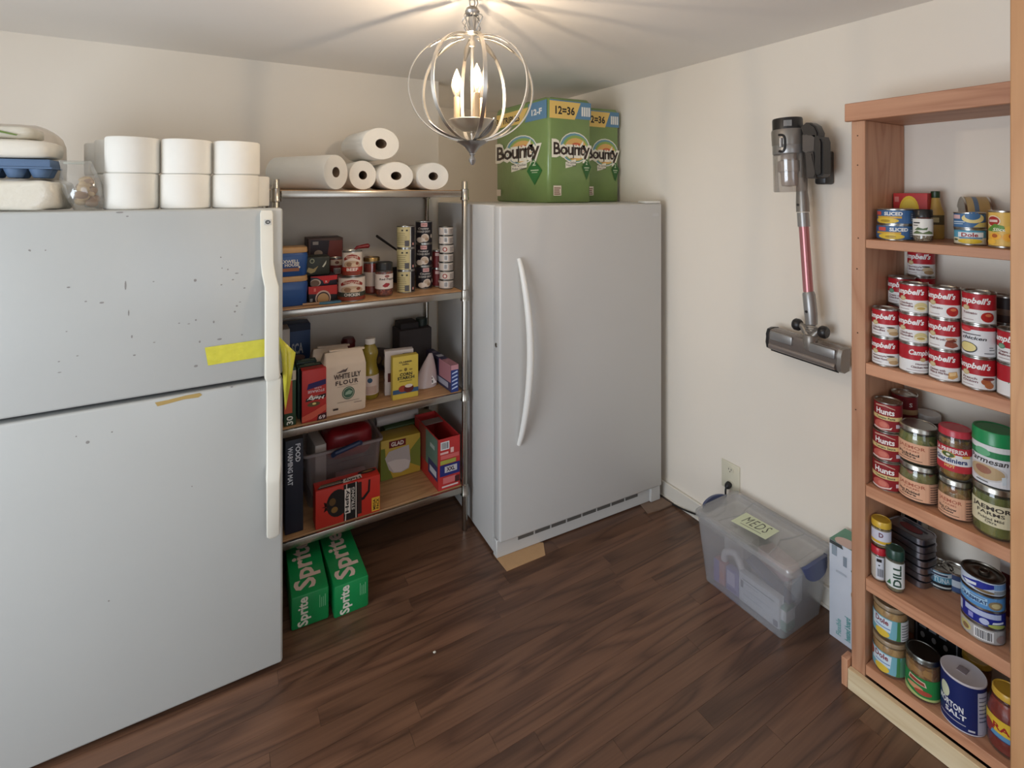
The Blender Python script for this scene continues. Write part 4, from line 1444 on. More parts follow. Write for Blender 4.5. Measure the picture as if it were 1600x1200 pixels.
decal(t, [R_(-1.5, 0, 1.5, 1, (212, 194, 184)), E_(-.1, .76, .28, .13, (56, 84, 110)), R_(-.6, .05, .7, .45, (196, 170, 158))], cylmap(R2, hb_ * .08, hb_ * .32, face_phi(c) + .1, .0005), 'paper_label', cuts=.16)
# brown tilted carton
loc = onY(592, 530, 2.44)
w_ = .175
tx = carton('chocolate_box', 'brown carton tilted on its corner behind the oil bottle', 'box', (loc.x - .02, 2.47, S3 + .08), (w_ * .8, .04, .10), (70, 50, 44), 0, None, .002,
       {'front': [R_(.02, .05, .98, .5, (52, 36, 34)), E_(.38, .75, .09, .16, (150, 52, 56)), E_(.6, .5, .06, .18, (120, 96, 60)), E_(.78, .4, .07, .16, (104, 90, 56)), R_(.2, .1, .9, .25, (36, 26, 26))]})
tx.rotation_euler = (0, math.radians(12), 0)
tx.location.z = S3 + .022
# starch and a white carton
loc, sz = pb(603, 646, 547, 2.165, .035, S3)
carton('white_carton', 'white carton with maroon squares leaning behind the corn starch', 'box', loc, sz, (214, 204, 200), math.radians(-9), None, .002,
       {'front': [R_(.62, .72, .92, .92, (60, 54, 76)), R_(.1, .3, .5, .5, (96, 44, 42))], 'left': [R_(.1, .5, .9, .62, (96, 44, 42)), R_(.1, .3, .9, .36, (130, 60, 50)), R_(.15, .86, .8, .92, (70, 60, 60))]})
loc, sz = pb(614, 653.5, 556, 2.105, .034, S3)
carton('starch_box', 'yellow corn starch carton with a blue band', 'box', loc, sz, (208, 182, 74), math.radians(-2), None, .002,
       {'front': [T_("CLABBER", .24, .84, .76, .88, (60, 50, 44), bold=.03), T_("GIRL", .36, .785, .64, .825, (60, 50, 44), bold=.03), E_(.5, .68, .06, .04, (120, 100, 50)), E_(.3, .67, .07, .02, (150, 130, 60)), E_(.7, .67, .07, .02, (150, 130, 60)), T_('CORN', .27, .535, .76, .61, (62, 62, 44), bold=.04), T_('STARCH', .18, .45, .84, .525, (62, 62, 44), bold=.04), R_(.25, .405, .75, .42, (110, 100, 50)),
                  R_(0, .13, 1, .23, (56, 84, 116)), E_(.38, .24, .16, .075, (150, 62, 44)), E_(.62, .23, .19, .10, (92, 34, 32)), E_(.62, .29, .15, .04, (214, 200, 190))]})
# dark tote with bottles
x0, x1 = onY(625, 540, 2.37).x, onY(676, 540, 2.37).x
tt = thing('drink_tote', 'dark grey cloth tote standing in the back corner of the third shelf', 'tote', ((x0 + x1) / 2 + .004, 2.45, S3))
w_ = (x1 - x0); TOTE = pm('tote_cloth', (72, 64, 62), .85, bump=.4)
hz = onY(650, 516, 2.37).z - S3
B().box(-w_ / 2, w_ / 2, -.06, .06, .0005, hz, TOTE, .006, 2).build('bag_body', tt)
B().box(-w_ / 2 + .01, w_ * .12, -.045, .05, hz + .0005, hz + .03, pm('tote_flap', (52, 46, 46), .8), .004, 2).build('flap', tt)
B().lathe([(.028, hz + .0005), (.028, hz + .034), (.026, hz + .037), (0, hz + .037)], pm('dark_green_lid', (36, 48, 40), .5), 20, Matrix.Translation((w_ * .30, 0, 0))).build('bottle_lid', tt)
# plastic bag with white triangle label
pg = thing('sugar_bag', 'translucent tied bag with a white triangle label on the third shelf', 'bag', (onY(670, 590, 2.17).x, 2.20, S3))
b = B(); rows = []
hz = onY(680, 552, 2.19).z - S3
for i in range(9):
    k = i / 8
    w = .046 * (1 - k ** 1.6) + .008; d_ = .036 * (1 - k) + .004
    rows.append([(.026 * k - .006 + w * math.cos(2 * PI * j / 18), d_ * math.sin(2 * PI * j / 18), .0008 + hz * k) for j in range(18)])
b.loft(rows, pm('milky_film', (196, 178, 176), .25, bump=.5, bscale=40))
b.build('bag_film', pg)
decal(pg, [P_([(.30, .05), (.95, .18), (.72, .62)], (228, 222, 218)), R_(.55, .18, .62, .3, (50, 46, 46)), R_(.68, .2, .74, .34, (50, 46, 46)), R_(.68, .42, .73, .5, (50, 46, 46))], flatmap((-.04, -.036, .004), (.08, 0, 0), (0, .018, .075), .001))
# long foil box reaching to the front corner
fx0_, fx1_ = onY(706, 590, 2.052).x, onY(722, 590, 2.052).x
fx1_ = .922; hz = onY(715, 571, 2.052).z - S3
carton('foil_box', 'long blue and pink foil carton pointing out at the corner post', 'box', ((fx0_ + fx1_) / 2 - .006, 2.20, S3), (fx1_ - fx0_, .27, hz), (60, 56, 84), math.radians(3), None, .002,
       {'front': [R_(0, 0, 1, .82, (40, 58, 120)), R_(0, .82, 1, 1, (196, 140, 146))] + [P_([(.1, .1 + .14 * i), (.9, .16 + .14 * i), (.85, .22 + .14 * i), (.15, .15 + .14 * i)], (186, 200, 226)) for i in range(5)],
        'left': [R_(.55, .35, 1, 1, (176, 120, 128)), R_(.35, .1, .9, .3, (170, 170, 184)), R_(.3, .5, .5, .9, (40, 38, 54))],
        'top': [R_(0, 0, 1, .35, (182, 128, 136)), R_(.1, .5, .9, .62, (190, 190, 200)), R_(.2, .75, .8, .84, (120, 110, 130))]})

# ================================================================== rack, bottom shelf
S4 = RZ[3] + .0005
loc, sz = pb(445.5, 474, 687, 2.09, .30, S4)
carton('warming_mat_box', 'tall black carton lettered FOOD WARMING MAT on the bottom shelf', 'box', loc, sz, (22, 26, 42), 0, None, .003,
       {'front': [T_('FOOD', .56, .755, .84, .95, (205, 208, 215), rot=-90, bold=.03), T_('WARMING MAT', .14, .52, .42, .93, (205, 208, 215), rot=-90, bold=.03)], 'top': [R_(0, 0, 1, 1, (104, 96, 90))]})
# clear bin with blue handle
BINF = film('bin_plastic_pink', (210, 196, 196), .20, .25, .3)
x0, x1 = onY(477, 720, 2.20).x, onY(597, 720, 2.20).x
hz = onY(540, 700, 2.19).z - S4
bn = thing('clear_bin', 'clear plastic bin with a dark blue handle on the bottom shelf', 'bin', ((x0 + x1) / 2, 2.335, S4))
w_ = x1 - x0
def tub(b, w, d, h, mat, taper=.9, t=.0025):
    o1, o2 = rrect(0, 0, w / 2 * taper, d / 2 * taper, .0006, 4, .2), rrect(0, 0, w / 2, d / 2, h, 4, .12)
    i1, i2 = rrect(0, 0, w / 2 * taper - t, d / 2 * taper - t, t, 4, .2), rrect(0, 0, w / 2 - t, d / 2 - t, h, 4, .12)
    b.loft([i1, i2, o2, o1], mat)
b = B(); tub(b, w_, .26, hz, BINF); b.build('tub', bn)
b = B(); b.loft([rrect(0, 0, w_ / 2 + a, .13 + a, z, 4, .12) for a, z in ((.0005, hz - .012), (.007, hz - .010), (.007, hz), (-.004, hz))], film('bin_rim', (206, 196, 194), .7, .3, .3), caps=False); b.build('rim', bn)
B().tube([(-.05, -.140, hz - .02), (-.042, -.152, hz - .008), (.055, -.152, hz + .012), (.062, -.140, hz + .004)], .0105, pm('bin_handle_blue', (44, 58, 92), .4), 10).build('handle', bn)
rb = pillow(w_ * .66, .19, .125, pm('red_gift_bag', (140, 26, 34), .32, var=.3, vscale=26, bump=.5, bscale=30), 'red_bag', None, ((x0 + x1) / 2 + .035, 2.345, S4 + hz * .62), 0, 4, .06, 4)
tag(rb, 'crumpled red patterned plastic bag stuffed in the clear bin', 'bag')
rb.scale.z = 1.05
carton('white_carton', 'white carton standing in the clear bin beside the red bag', 'box', ((x0 + x1) / 2 - w_ * .30, 2.33, S4 + .004), (.045, .16, hz + .005), (206, 196, 186), math.radians(4), None, .002)
carton('white_carton', 'low pink and white carton in the front of the clear bin', 'box', ((x0 + x1) / 2 + .03, 2.235, S4 + .004), (.12, .02, hz * .45), (206, 176, 176), math.radians(-3), None, .002)
# red bin-bag box at the front
pBL, pBR = onZ(493, 829, S4), onZ(594, 798, S4)
w_ = (pBR - pBL).length
ang = math.atan2(pBR.y - pBL.y, pBR.x - pBL.x)
hz = onY(492, 769, pBL.y).z - S4
dd = .068
mid = (pBL + pBR) / 2 + Vector((-math.sin(ang), math.cos(ang), 0)) * (dd / 2)
BK = (30, 26, 26)
carton('trash_bag_box', 'red and black trash bag carton lying on its side on the bottom shelf', 'box', (mid.x, mid.y, S4), (w_, dd, hz), (190, 44, 30), ang, None, .003,
       {'front': [E_(.33, .55, .17, .36, BK), P_([(.42, .02), (.64, .02), (.64, .98), (.42, .98)], BK), P_([(.44, .02), (.455, .02), (.46, .98), (.475, .98)], (225, 215, 205)), R_(.605, .02, .618, .98, (225, 215, 205)), P_([(.14, .52), (.2, .6), (.12, .66), (.2, .56), (.08, .54), (.2, .5), (.12, .4), (.2, .46)], (60, 30, 26)),
                  R_(.435, .2, .525, .86, (222, 212, 204)), T_('Hefty', .445, .23, .515, .83, (36, 30, 30), rot=90, bold=.03), T_('STRONG', .54, .26, .59, .86, (206, 198, 190), rot=90, bold=.03), P_([(.62, .5), (.72, .52), (.8, .66), (.81, .95), (.84, .95), (.83, .62), (.74, .45), (.62, .42)], BK), R_(.64, .1, .70, .95, (58, 34, 30)),
                  R_(.86, .05, .99, .42, (216, 166, 56)), T_('MEGA', .88, .09, .925, .38, (60, 40, 24), rot=90, bold=.03), T_('PACK', .935, .09, .98, .38, (60, 40, 24), rot=90, bold=.03), E_(.25, .62, .05, .1, (96, 70, 40)), E_(.28, .4, .05, .08, (130, 96, 50))],
        'top': [P_([(.02, .12), (.5, .12), (.62, .4), (.62, .6), (.1, .5)], BK), R_(.06, .25, .45, .30, (215, 205, 190)), R_(.08, .38, .4, .42, (180, 170, 120)), P_([(.42, .1), (.72, .2), (.72, .62), (.44, .5)], (222, 212, 204)), T_('Hefty', .45, .16, .70, .52, (36, 30, 30), rot=180, bold=.03), E_(.83, .72, .15, .2, BK), E_(.84, .72, .09, .08, (150, 116, 70))]})
# yellow plate carton with a window
loc, sz = pb(595.5, 657, 683, 2.265, .10, S4)
carton('plate_box', 'yellow and green carton of white plates with a picture window', 'box', loc, sz, (196, 164, 62), math.radians(-1), None, .003,
       {'front': [P_([(.0, 0), (.3, 0), (.12, .5), (.1, .8), (0, .8)], (110, 120, 50)), P_([(1, .12), (.7, .3), (.74, .62), (1, .9)], (124, 132, 56)), R_(.2, .78, .62, .95, (108, 30, 32)), T_('GLAD', .25, .81, .57, .92, (228, 216, 206), bold=.04), P_([(.1, .55), (.2, .70), (.7, .76), (.74, .36), (.7, .16), (.5, .1), (.3, .14), (.2, .24)], (190, 180, 176)), P_([(.16, .44), (.24, .3), (.32, .16), (.5, .12), (.68, .18), (.74, .34), (.6, .42), (.36, .46)], (216, 206, 200))]})
loc2, sz2 = pb(602, 655, 664, 2.37, .09, S4)
carton('plate_box', 'dark green carton standing behind the yellow plate carton', 'box', loc2, sz2, (62, 84, 38), 0, None, .003)
rl = B()
p0, p1 = onY(588, 668, 2.40), onY(651, 650, 2.42)
zr_ = loc2[2] + sz2[2]
rl.tube([(p0.x, 2.41, zr_ + .026), (p0.x + .01, 2.41, zr_ + .026), (p1.x - .01, 2.415, zr_ + .028), (p1.x, 2.415, zr_ + .028)], [.022, .0255, .0265, .022], pm('white_roll_film', (196, 190, 186), .35, bump=.5, bscale=30), 20)
tag(rl.build('bag_roll'), 'white plastic roll lying on top of the green carton', 'roll')
# open-topped red carton at the right corner
xa, xb = onY(684, 720, 2.066).x, onY(718, 720, 2.066).x
hz = onY(700, 684, 2.066).z - S4
dd = .29
rc = carton_t = thing('open_carton', 'tall open-topped red carton with barcode by the freezer side', 'box', ((xa + xb) / 2, 2.066 + dd / 2, S4), math.radians(1))
w_ = xb - xa
RC = pm('red_card', (186, 48, 46), .5, var=.04)
b = B(); o1 = [(-w_ / 2, -dd / 2), (w_ / 2, -dd / 2), (w_ / 2, dd / 2), (-w_ / 2, dd / 2)]
t_ = .0022
b.loft([[(x * (1 - 2 * t_ / w_), y_ * (1 - 2 * t_ / dd), z) for x, y_ in o1] for z in (t_, hz)] + [[(x, y_, z) for x, y_ in o1] for z in (hz, .0005)], RC)
b.build('carton_body', rc)
B().box(-w_ / 2 + .003, w_ / 2 - .003, dd * .12, dd * .30, hz - .010, hz - .008, pm('carton_flap', (150, 126, 118), .6)).build('inner_flap', rc)
decal(rc, barcode(.1, .78, .5, .94) + [R_(.55, .7, .7, .8, (225, 180, 175)), R_(.08, .70, .45, .74, (225, 180, 175)), R_(.1, .60, .95, .68, (206, 100, 96)), R_(.08, .5, .8, .58, (160, 160, 70)), R_(.06, .27, .98, .49, (40, 44, 110)), R_(.28, .33, .85, .45, (190, 186, 190)), T_('XXL', .36, .35, .75, .43, (60, 30, 40), bold=.04), R_(.2, .12, .8, .24, (205, 110, 110)), R_(.75, .1, .96, .22, (70, 30, 30)), R_(.15, .05, .9, .08, (224, 200, 196))],
      flatmap((-w_ / 2, -dd / 2, 0), (w_, 0, 0), (0, 0, hz)))
decal(rc, [R_(.5, .3, .97, .98, (96, 124, 110)), R_(.6, .16, .97, .46, (44, 52, 100)), R_(.66, .22, .93, .34, (196, 200, 206)), R_(.68, .72, .86, .8, (180, 190, 180)), R_(.2, .3, .5, .98, (140, 66, 56))], flatmap((-w_ / 2, dd / 2, 0), (0, -dd, 0), (0, 0, hz)))
tl = thing('tan_lid_tub', 'dark tub with a tan round lid in the back corner of the bottom shelf', 'tub', (onY(662, 650, 2.49).x, 2.478, S4))
hz = onY(664, 646, 2.46).z - S4
B().lathe([(0, 0), (.034, 0), (.038, hz * .9)], pm('black_tub', (34, 30, 30), .5), 20).build('body', tl)
B().lathe([(.040, hz * .9), (.040, hz - .002), (.037, hz), (0, hz)], pm('tan_lid', (160, 140, 104), .5), 20).build('lid', tl)

# ================================================================== drink cartons on the floor
GR = pm('sprite_green', (16, 132, 70), .38, var=.03)
def sprite(FLp, FRp, ztop, length, label):
    w = (FRp - FLp).length
    a = math.atan2(FRp.y - FLp.y, FRp.x - FLp.x)
    m = (FLp + FRp) / 2 + Vector((-math.sin(a), math.cos(a), 0)) * length / 2
    PK = (216, 190, 178)
    carton('soda_carton', label, 'soda carton', (m.x, m.y, .0005), (w, length, ztop), (16, 132, 70), a, 'green soda cartons under the rack', .006,
           {'front': [T_('Sprite', .16, .05, .52, .93, (214, 208, 196), rot=90, bold=.03)] + lines(.74, .45, .94, .85, 4, (110, 176, 130), .4, .3, vert=True),
            'top': [T_('Sprite', .1, .07, .86, .84, PK, rot=90, bold=.03)]}, mat=GR)
sprite(onZ(455, 988, 0), onZ(514, 966, 0), .112, .36, 'green soda carton nearer the refrigerator on the floor under the rack')
sprite(onZ(522, 968.5, 0), onZ(576, 946.5, 0), .112, .36, 'green soda carton farther from the refrigerator on the floor')

# ================================================================== paper towel packs on the freezer
BG = pm('towel_pack_green', (120, 144, 84), .3, var=.16, vscale=7, bump=.5, bscale=28, coat=.2)
ORB = [E_(.56, .60, .36, .22, (235, 232, 214)), E_(.56, .60, .34, .21, (116, 158, 168)), E_(.58, .59, .30, .185, (150, 176, 96)), E_(.60, .58, .25, .155, (222, 178, 104)), E_(.60, .575, .16, .10, (206, 106, 72))]
def tower(loc, w, d, h, label):
    t = thing('paper_towel_pack', label, 'paper towels', loc, 0, 'green paper towel packs on the freezer')
    b = B(); rows = []
    for z, k in ((.0008, .97), (.008, 1.0), (h * .5, 1.0), (h * .96, 1.0), (h * .985, .985), (h, .95)):
        ring = rrect(0, 0, w / 2 * k, d / 2 * k, z, 4, .14)
        rows.append([(p[0] + .0012 * math.sin(31 * z + i), p[1] + .0012 * math.sin(27 * z + i * .7), p[2] + (.004 * math.sin(i * .9) if k < .96 and z > .1 else 0)) for i, p in enumerate(ring)])
    b.loft(rows, BG); b.build('wrapped_rolls', t, angle=50)
    def face(u0, narrow):
        s = []
        s += [R_(0, .80, 1, .985, (92, 134, 168))]
        return s
    WB = (238, 232, 214); BR = (58, 44, 38); Y = (232, 196, 112); WH = (232, 230, 222)
    fr_ = [R_(.02, .81, .99, .975, (96, 136, 166)), P_([(.02, .80), (.60, .80), (.74, .965), (.02, .965)], Y), T_('12=36', .15, .84, .60, .92, (44, 40, 40), bold=.03)]
    for i in range(4):
        fr_ += [R_(.76 + i * .055, .84, .80 + i * .055, .93, WH)]
    orb = [E_(.60, .53, .36, .15, WB), E_(.60, .53, .34, .14, (110, 156, 170)), E_(.62, .525, .31, .125, (146, 172, 92)), E_(.62, .515, .27, .11, (222, 176, 104)), E_(.64, .51, .18, .07, (204, 104, 70))]
    fr_ += orb + [T_('Bounty', .065, .385, 1.0, .605, WB, bold=.10), T_('Bounty', .105, .42, .96, .575, BR, bold=.025), P_([(.38, .33), (.62, .36), (.62, .42), (.38, .39)], WB), T_('The Quicker', .40, .372, .63, .40, BR, bold=.01), T_('Picker Upper', .40, .345, .63, .37, BR, bold=.01),
            P_([(.88, .22), (.77, .35), (.88, .43), (.99, .35)], (52, 98, 50)), T_('2', .855, .37, .90, .41, (200, 210, 180)), R_(.82, .335, .94, .345, (190, 200, 170)), R_(.84, .315, .92, .322, (190, 200, 170)), R_(.10, .07, .28, .165, (222, 208, 190))] + lines(.115, .08, .265, .155, 4, (120, 84, 64), .5, .2)
    decal(t, fr_, flatmap((-w / 2, -d / 2, 0), (w, 0, 0), (0, 0, h), .0022))
    so = [P_([(.02, .80), (.52, .80), (.66, .945), (.02, .945)], Y), R_(.66, .80, .98, .975, (96, 136, 166)), P_([(.60, .80), (.70, .80), (.74, .97), (.68, .97)], (96, 136, 166)), T_('6', .06, .83, .13, .895, (44, 40, 40), bold=.03), T_('36 TRIPLES', .0, .83, .48, .895, (44, 40, 40), bold=.03), T_('WF', .72, .85, .86, .91, WH, bold=.03)][:3] + [T_('36 TRIPLES', .02, .83, .50, .90, (44, 40, 40), bold=.03), T_('12-F', .72, .85, .9, .91, WH, bold=.04)]
    so += [E_(.52, .53, .30, .15, WB), E_(.52, .53, .285, .14, (110, 156, 170)), E_(.54, .525, .26, .125, (146, 172, 92)), E_(.54, .515, .23, .11, (222, 176, 104)), E_(.55, .51, .16, .07, (204, 104, 70)), T_('Bounty', -.0, .36, .90, .63, WB, bold=.10), T_('Bounty', .03, .40, .865, .595, BR, bold=.025), P_([(.34, .31), (.64, .35), (.64, .42), (.34, .38)], WB), T_('The Quicker', .36, .36, .63, .395, BR, bold=.01), T_('Picker Upper', .36, .325, .63, .355, BR, bold=.01),
            P_([(.78, .17), (.64, .31), (.76, .43), (.91, .31)], (44, 108, 52)), T_('2', .74, .36, .80, .41, (200, 210, 180)), R_(.71, .31, .85, .32, (190, 200, 170)), R_(.73, .29, .83, .297, (190, 200, 170)), R_(.03, .06, .12, .13, (222, 208, 190))]
    decal(t, so, flatmap((-w / 2, d / 2, 0), (0, -d, 0), (0, 0, h), .0022))
    # crinkled clear seam on the corner
    sb = B(); rr = random.Random(4)
    return t
zz = zt + .0105
tower((1.352 + .128, 1.99 + .26, zt + .0006), .256, .52, .505, 'large green paper towel pack at the front of the freezer top')
tower((1.64 + .125, 2.10 + .20, zt + .0006), .25, .40, .495, 'second green paper towel pack tucked between the first pack and wall')

# ================================================================== bookcase, shelf A (top)
def bkX(pl, pr, X, zs):
    d = rdir((pl + pr) / 2); t = X / d.x
    c = Vector((X, d.y * t, zs + .0005))
    return c, cyl_r(pl, pr, dep(c))


def hX(py0, py1, c, r):
    u = Vector((c.x, c.y, 0)).normalized()
    return (py1 - py0) * dep(c - u * r) / F


ZA, ZB_, ZCc, ZD, ZE = [z for z in SHZ]
WHT = (228, 226, 224)
c, r = bkX(1362, 1422, 1.735, ZA)
c.y = min(c.y, yi - r - .004)
h = hX(349, 373.5, c, r)
pine_items = lambda s: [R_(-1.5, .06, .75, .94, (62, 98, 142)), T_('SLICED', -.55 + s, .60, .45 + s, .88, (228, 226, 222), bold=.04), R_(-1.2, .38, .3, .54, (206, 160, 60)), E_(-.5 + s, .2, .75, .22, (216, 184, 66)), E_(-.5 + s, .18, .3, .1, (170, 140, 48)), R_(-1.25 + s, .62, -.75 + s, .9, (196, 84, 76)), R_(.8, .15, 1.4, .85, (90, 104, 126))] + lines(.85, .2, 1.35, .8, 4, (180, 186, 196), .4)
for i in range(2):
    can('pineapple_can', ('lower', 'upper')[i] + ' blue and yellow sliced pineapple can at the top shelf end', c + Vector((0, -.002 * i, i * (h + .0004))), r, h, [(1, (70, 106, 148))], pine_items(.25 if i == 0 else -.1), 'pineapple cans on the top shelf')
c, r = bkX(1426, 1458, 1.725, ZA)
jar('spice_jar', 'spice jar with a black cap and white herb label on the top shelf', c, r, hX(323.5, 374.5, c, r), (24, 22, 22), .022, chunks('pepper_grey', [(150, 136, 112), (126, 112, 92), (172, 160, 136)], 180),
    [R_(-1.1, .72, -.3, .80, (60, 60, 60)), R_(-1.1, .58, -.5, .63, (70, 70, 70)), P_([(-.9, .32), (-.5, .5), (0, .42), (.5, .5), (.4, .34)], (84, 104, 66)), P_([(-1.2, .1), (-.6, .3), (0, .16), (.6, .3), (1.1, .2), (1.1, .1)], (98, 112, 72))], (.26, .94, -1.5, 1.5, (224, 220, 212)), neck=.92, shoulder=.08)
# red raisin carton and lemon juice bottle behind
p0, p1 = onX(1374, 300, 1.83), onX(1449, 300, 1.83)
hz = p0.z * 0 + (onX(1410, 302, 1.83).z - ZA)
carton('raisin_box', 'red raisin carton with a yellow sun behind the pineapple cans', 'box', (1.845, (min(p0.y, yi - .004) + p1.y) / 2, ZA + .0005), (.03, min(p0.y, yi - .004) - p1.y, hz), (190, 52, 52), 0, None, .002,
       {'left': [E_(.48, .62, .29, .32, (236, 196, 60)), E_(.48, .6, .24, .27, (240, 208, 80)), R_(.38, .4, .6, .66, (214, 186, 160)), R_(.05, .80, .18, .92, (210, 120, 110))]})
c, r = bkX(1447, 1476, 1.865, ZA)
h = onX(1459, 299, 1.865).z - ZA
t = thing('juice_bottle', 'lemon juice bottle with a dark green cap at the back of the top shelf', 'bottle', c)
LEM = pm('lemon_bottle', (196, 160, 84), .3, var=.04)
B().lathe([(0, 0), (r * .9, 0), (r, .005), (r, h * .55), (r * .7, h * .68), (r * .5, h * .84), (r * .45, h * .86), (0, h * .86)], LEM, 22).build('bottle_body', t)
B().lathe([(r * .5, h * .861), (r * .52, h * .87), (r * .52, h * .99), (r * .46, h), (0, h)], pm('green_cap', (40, 62, 36), .4), 18).build('cap', t)
decal(t, [R_(-1.2, .3, 1.2, .5, (92, 80, 52)), R_(-.5, .35, .4, .45, (200, 186, 140))], cylmap(r, 0, h, face_phi(c), .0006), cuts=.2)
# stack of two fruit cans, peach can and a can lying tilted behind
c, r = bkX(1489.5, 1542, 1.74, ZA)
h = hX(349.5, 375, c, r)
can('fruit_can', 'lower white and blue pineapple chunk can under the peach slice can', c, r, h, [(.45, (222, 214, 190)), (.95, (92, 160, 186)), (1, (70, 140, 170))], [R_(-.8, .5, .9, .86, (226, 230, 232)), T_('Dole', -.55, .52, .5, .82, (156, 50, 52), bold=.03), R_(-.7, .38, .8, .47, (100, 140, 170)), E_(.0, .2, .8, .18, (220, 190, 62)), E_(-1.0, .28, .2, .08, (70, 90, 60))], 'fruit cans stacked on the top shelf')
can('fruit_can', 'upper blue and cream fruit slice can standing on the pineapple chunk can', c + Vector((.003, .002, h + .0004)), r, h, [(1, (70, 112, 156))], [E_(.25, .68, .75, .36, (226, 208, 142)), E_(.2, .86, .5, .3, (70, 112, 156)), R_(-1.25, .62, -.6, .92, (214, 176, 176)), R_(-1.2, .36, -.3, .44, (190, 206, 220)), R_(-1.2, .22, -.4, .28, (190, 206, 220)), P_([(.2, .02), (.6, .35), (1.4, .4), (1.4, .02)], (204, 184, 110))], 'fruit cans stacked on the top shelf')
c, r = bkX(1543, 1594, 1.725, ZA)
h = hX(323.5, 382, c, r)
can('peach_can', 'tall yellow peach can with green leaves beside the pine post', c, r, h, [(1, (226, 184, 92))], [E_(-.75, .74, .55, .17, (236, 220, 190)), E_(-.75, .74, .48, .14, (168, 50, 44)), R_(-1.1, .71, -.4, .78, (226, 200, 190)), P_([(-1.4, .45), (-.6, .66), (0, .6), (.1, .46), (-.6, .42)], (96, 142, 56)), T_('Slices', -.75, .44, .35, .54, (232, 228, 206), bold=.02, shear=.2), E_(-.6, .28, .45, .1, (240, 178, 62)), E_(-.6, .3, .2, .06, (178, 96, 50)), E_(-.9, .12, .4, .08, (244, 192, 76)), E_(.3, .26, .4, .12, (236, 170, 60)), E_(.35, .5, .3, .1, (238, 190, 84)), E_(.45, .3, .16, .07, (176, 84, 44))])
c, r = bkX(1478, 1535, 1.86, ZA)
t = thing('tipped_can', 'blue and tan fruit can tipped on its side at the back of the top shelf', 'can', (1.850, c.y - .012, ZA + .0012), 0)
rr = (onX(1506, 308, 1.85).z - ZA) / 2
M = Matrix.Translation((.018, .022, rr)) @ Matrix.Rotation(math.radians(28), 4, 'Z') @ Matrix.Rotation(PI / 2, 4, 'X')
B().lathe([(0, .002), (rr - .004, .002), (rr, 0), (rr, .003), (rr - .001, .0045), (rr - .001, .053), (rr, .0545), (rr, .057), (rr - .003, .055), (0, .055)], STEEL, 30, M).build('body', t)
B().lathe([(rr - .0003, .005, ink((74, 100, 134))), (rr - .0003, .020, ink((186, 160, 112))), (rr - .0003, .030, ink((96, 116, 140))), (rr - .0003, .053, ink((176, 146, 96)))], None, 30, M).build('paper_label', t)

# ================================================================== shelf B: soup cans
SR = (176, 34, 44)
MED = (190, 168, 120)


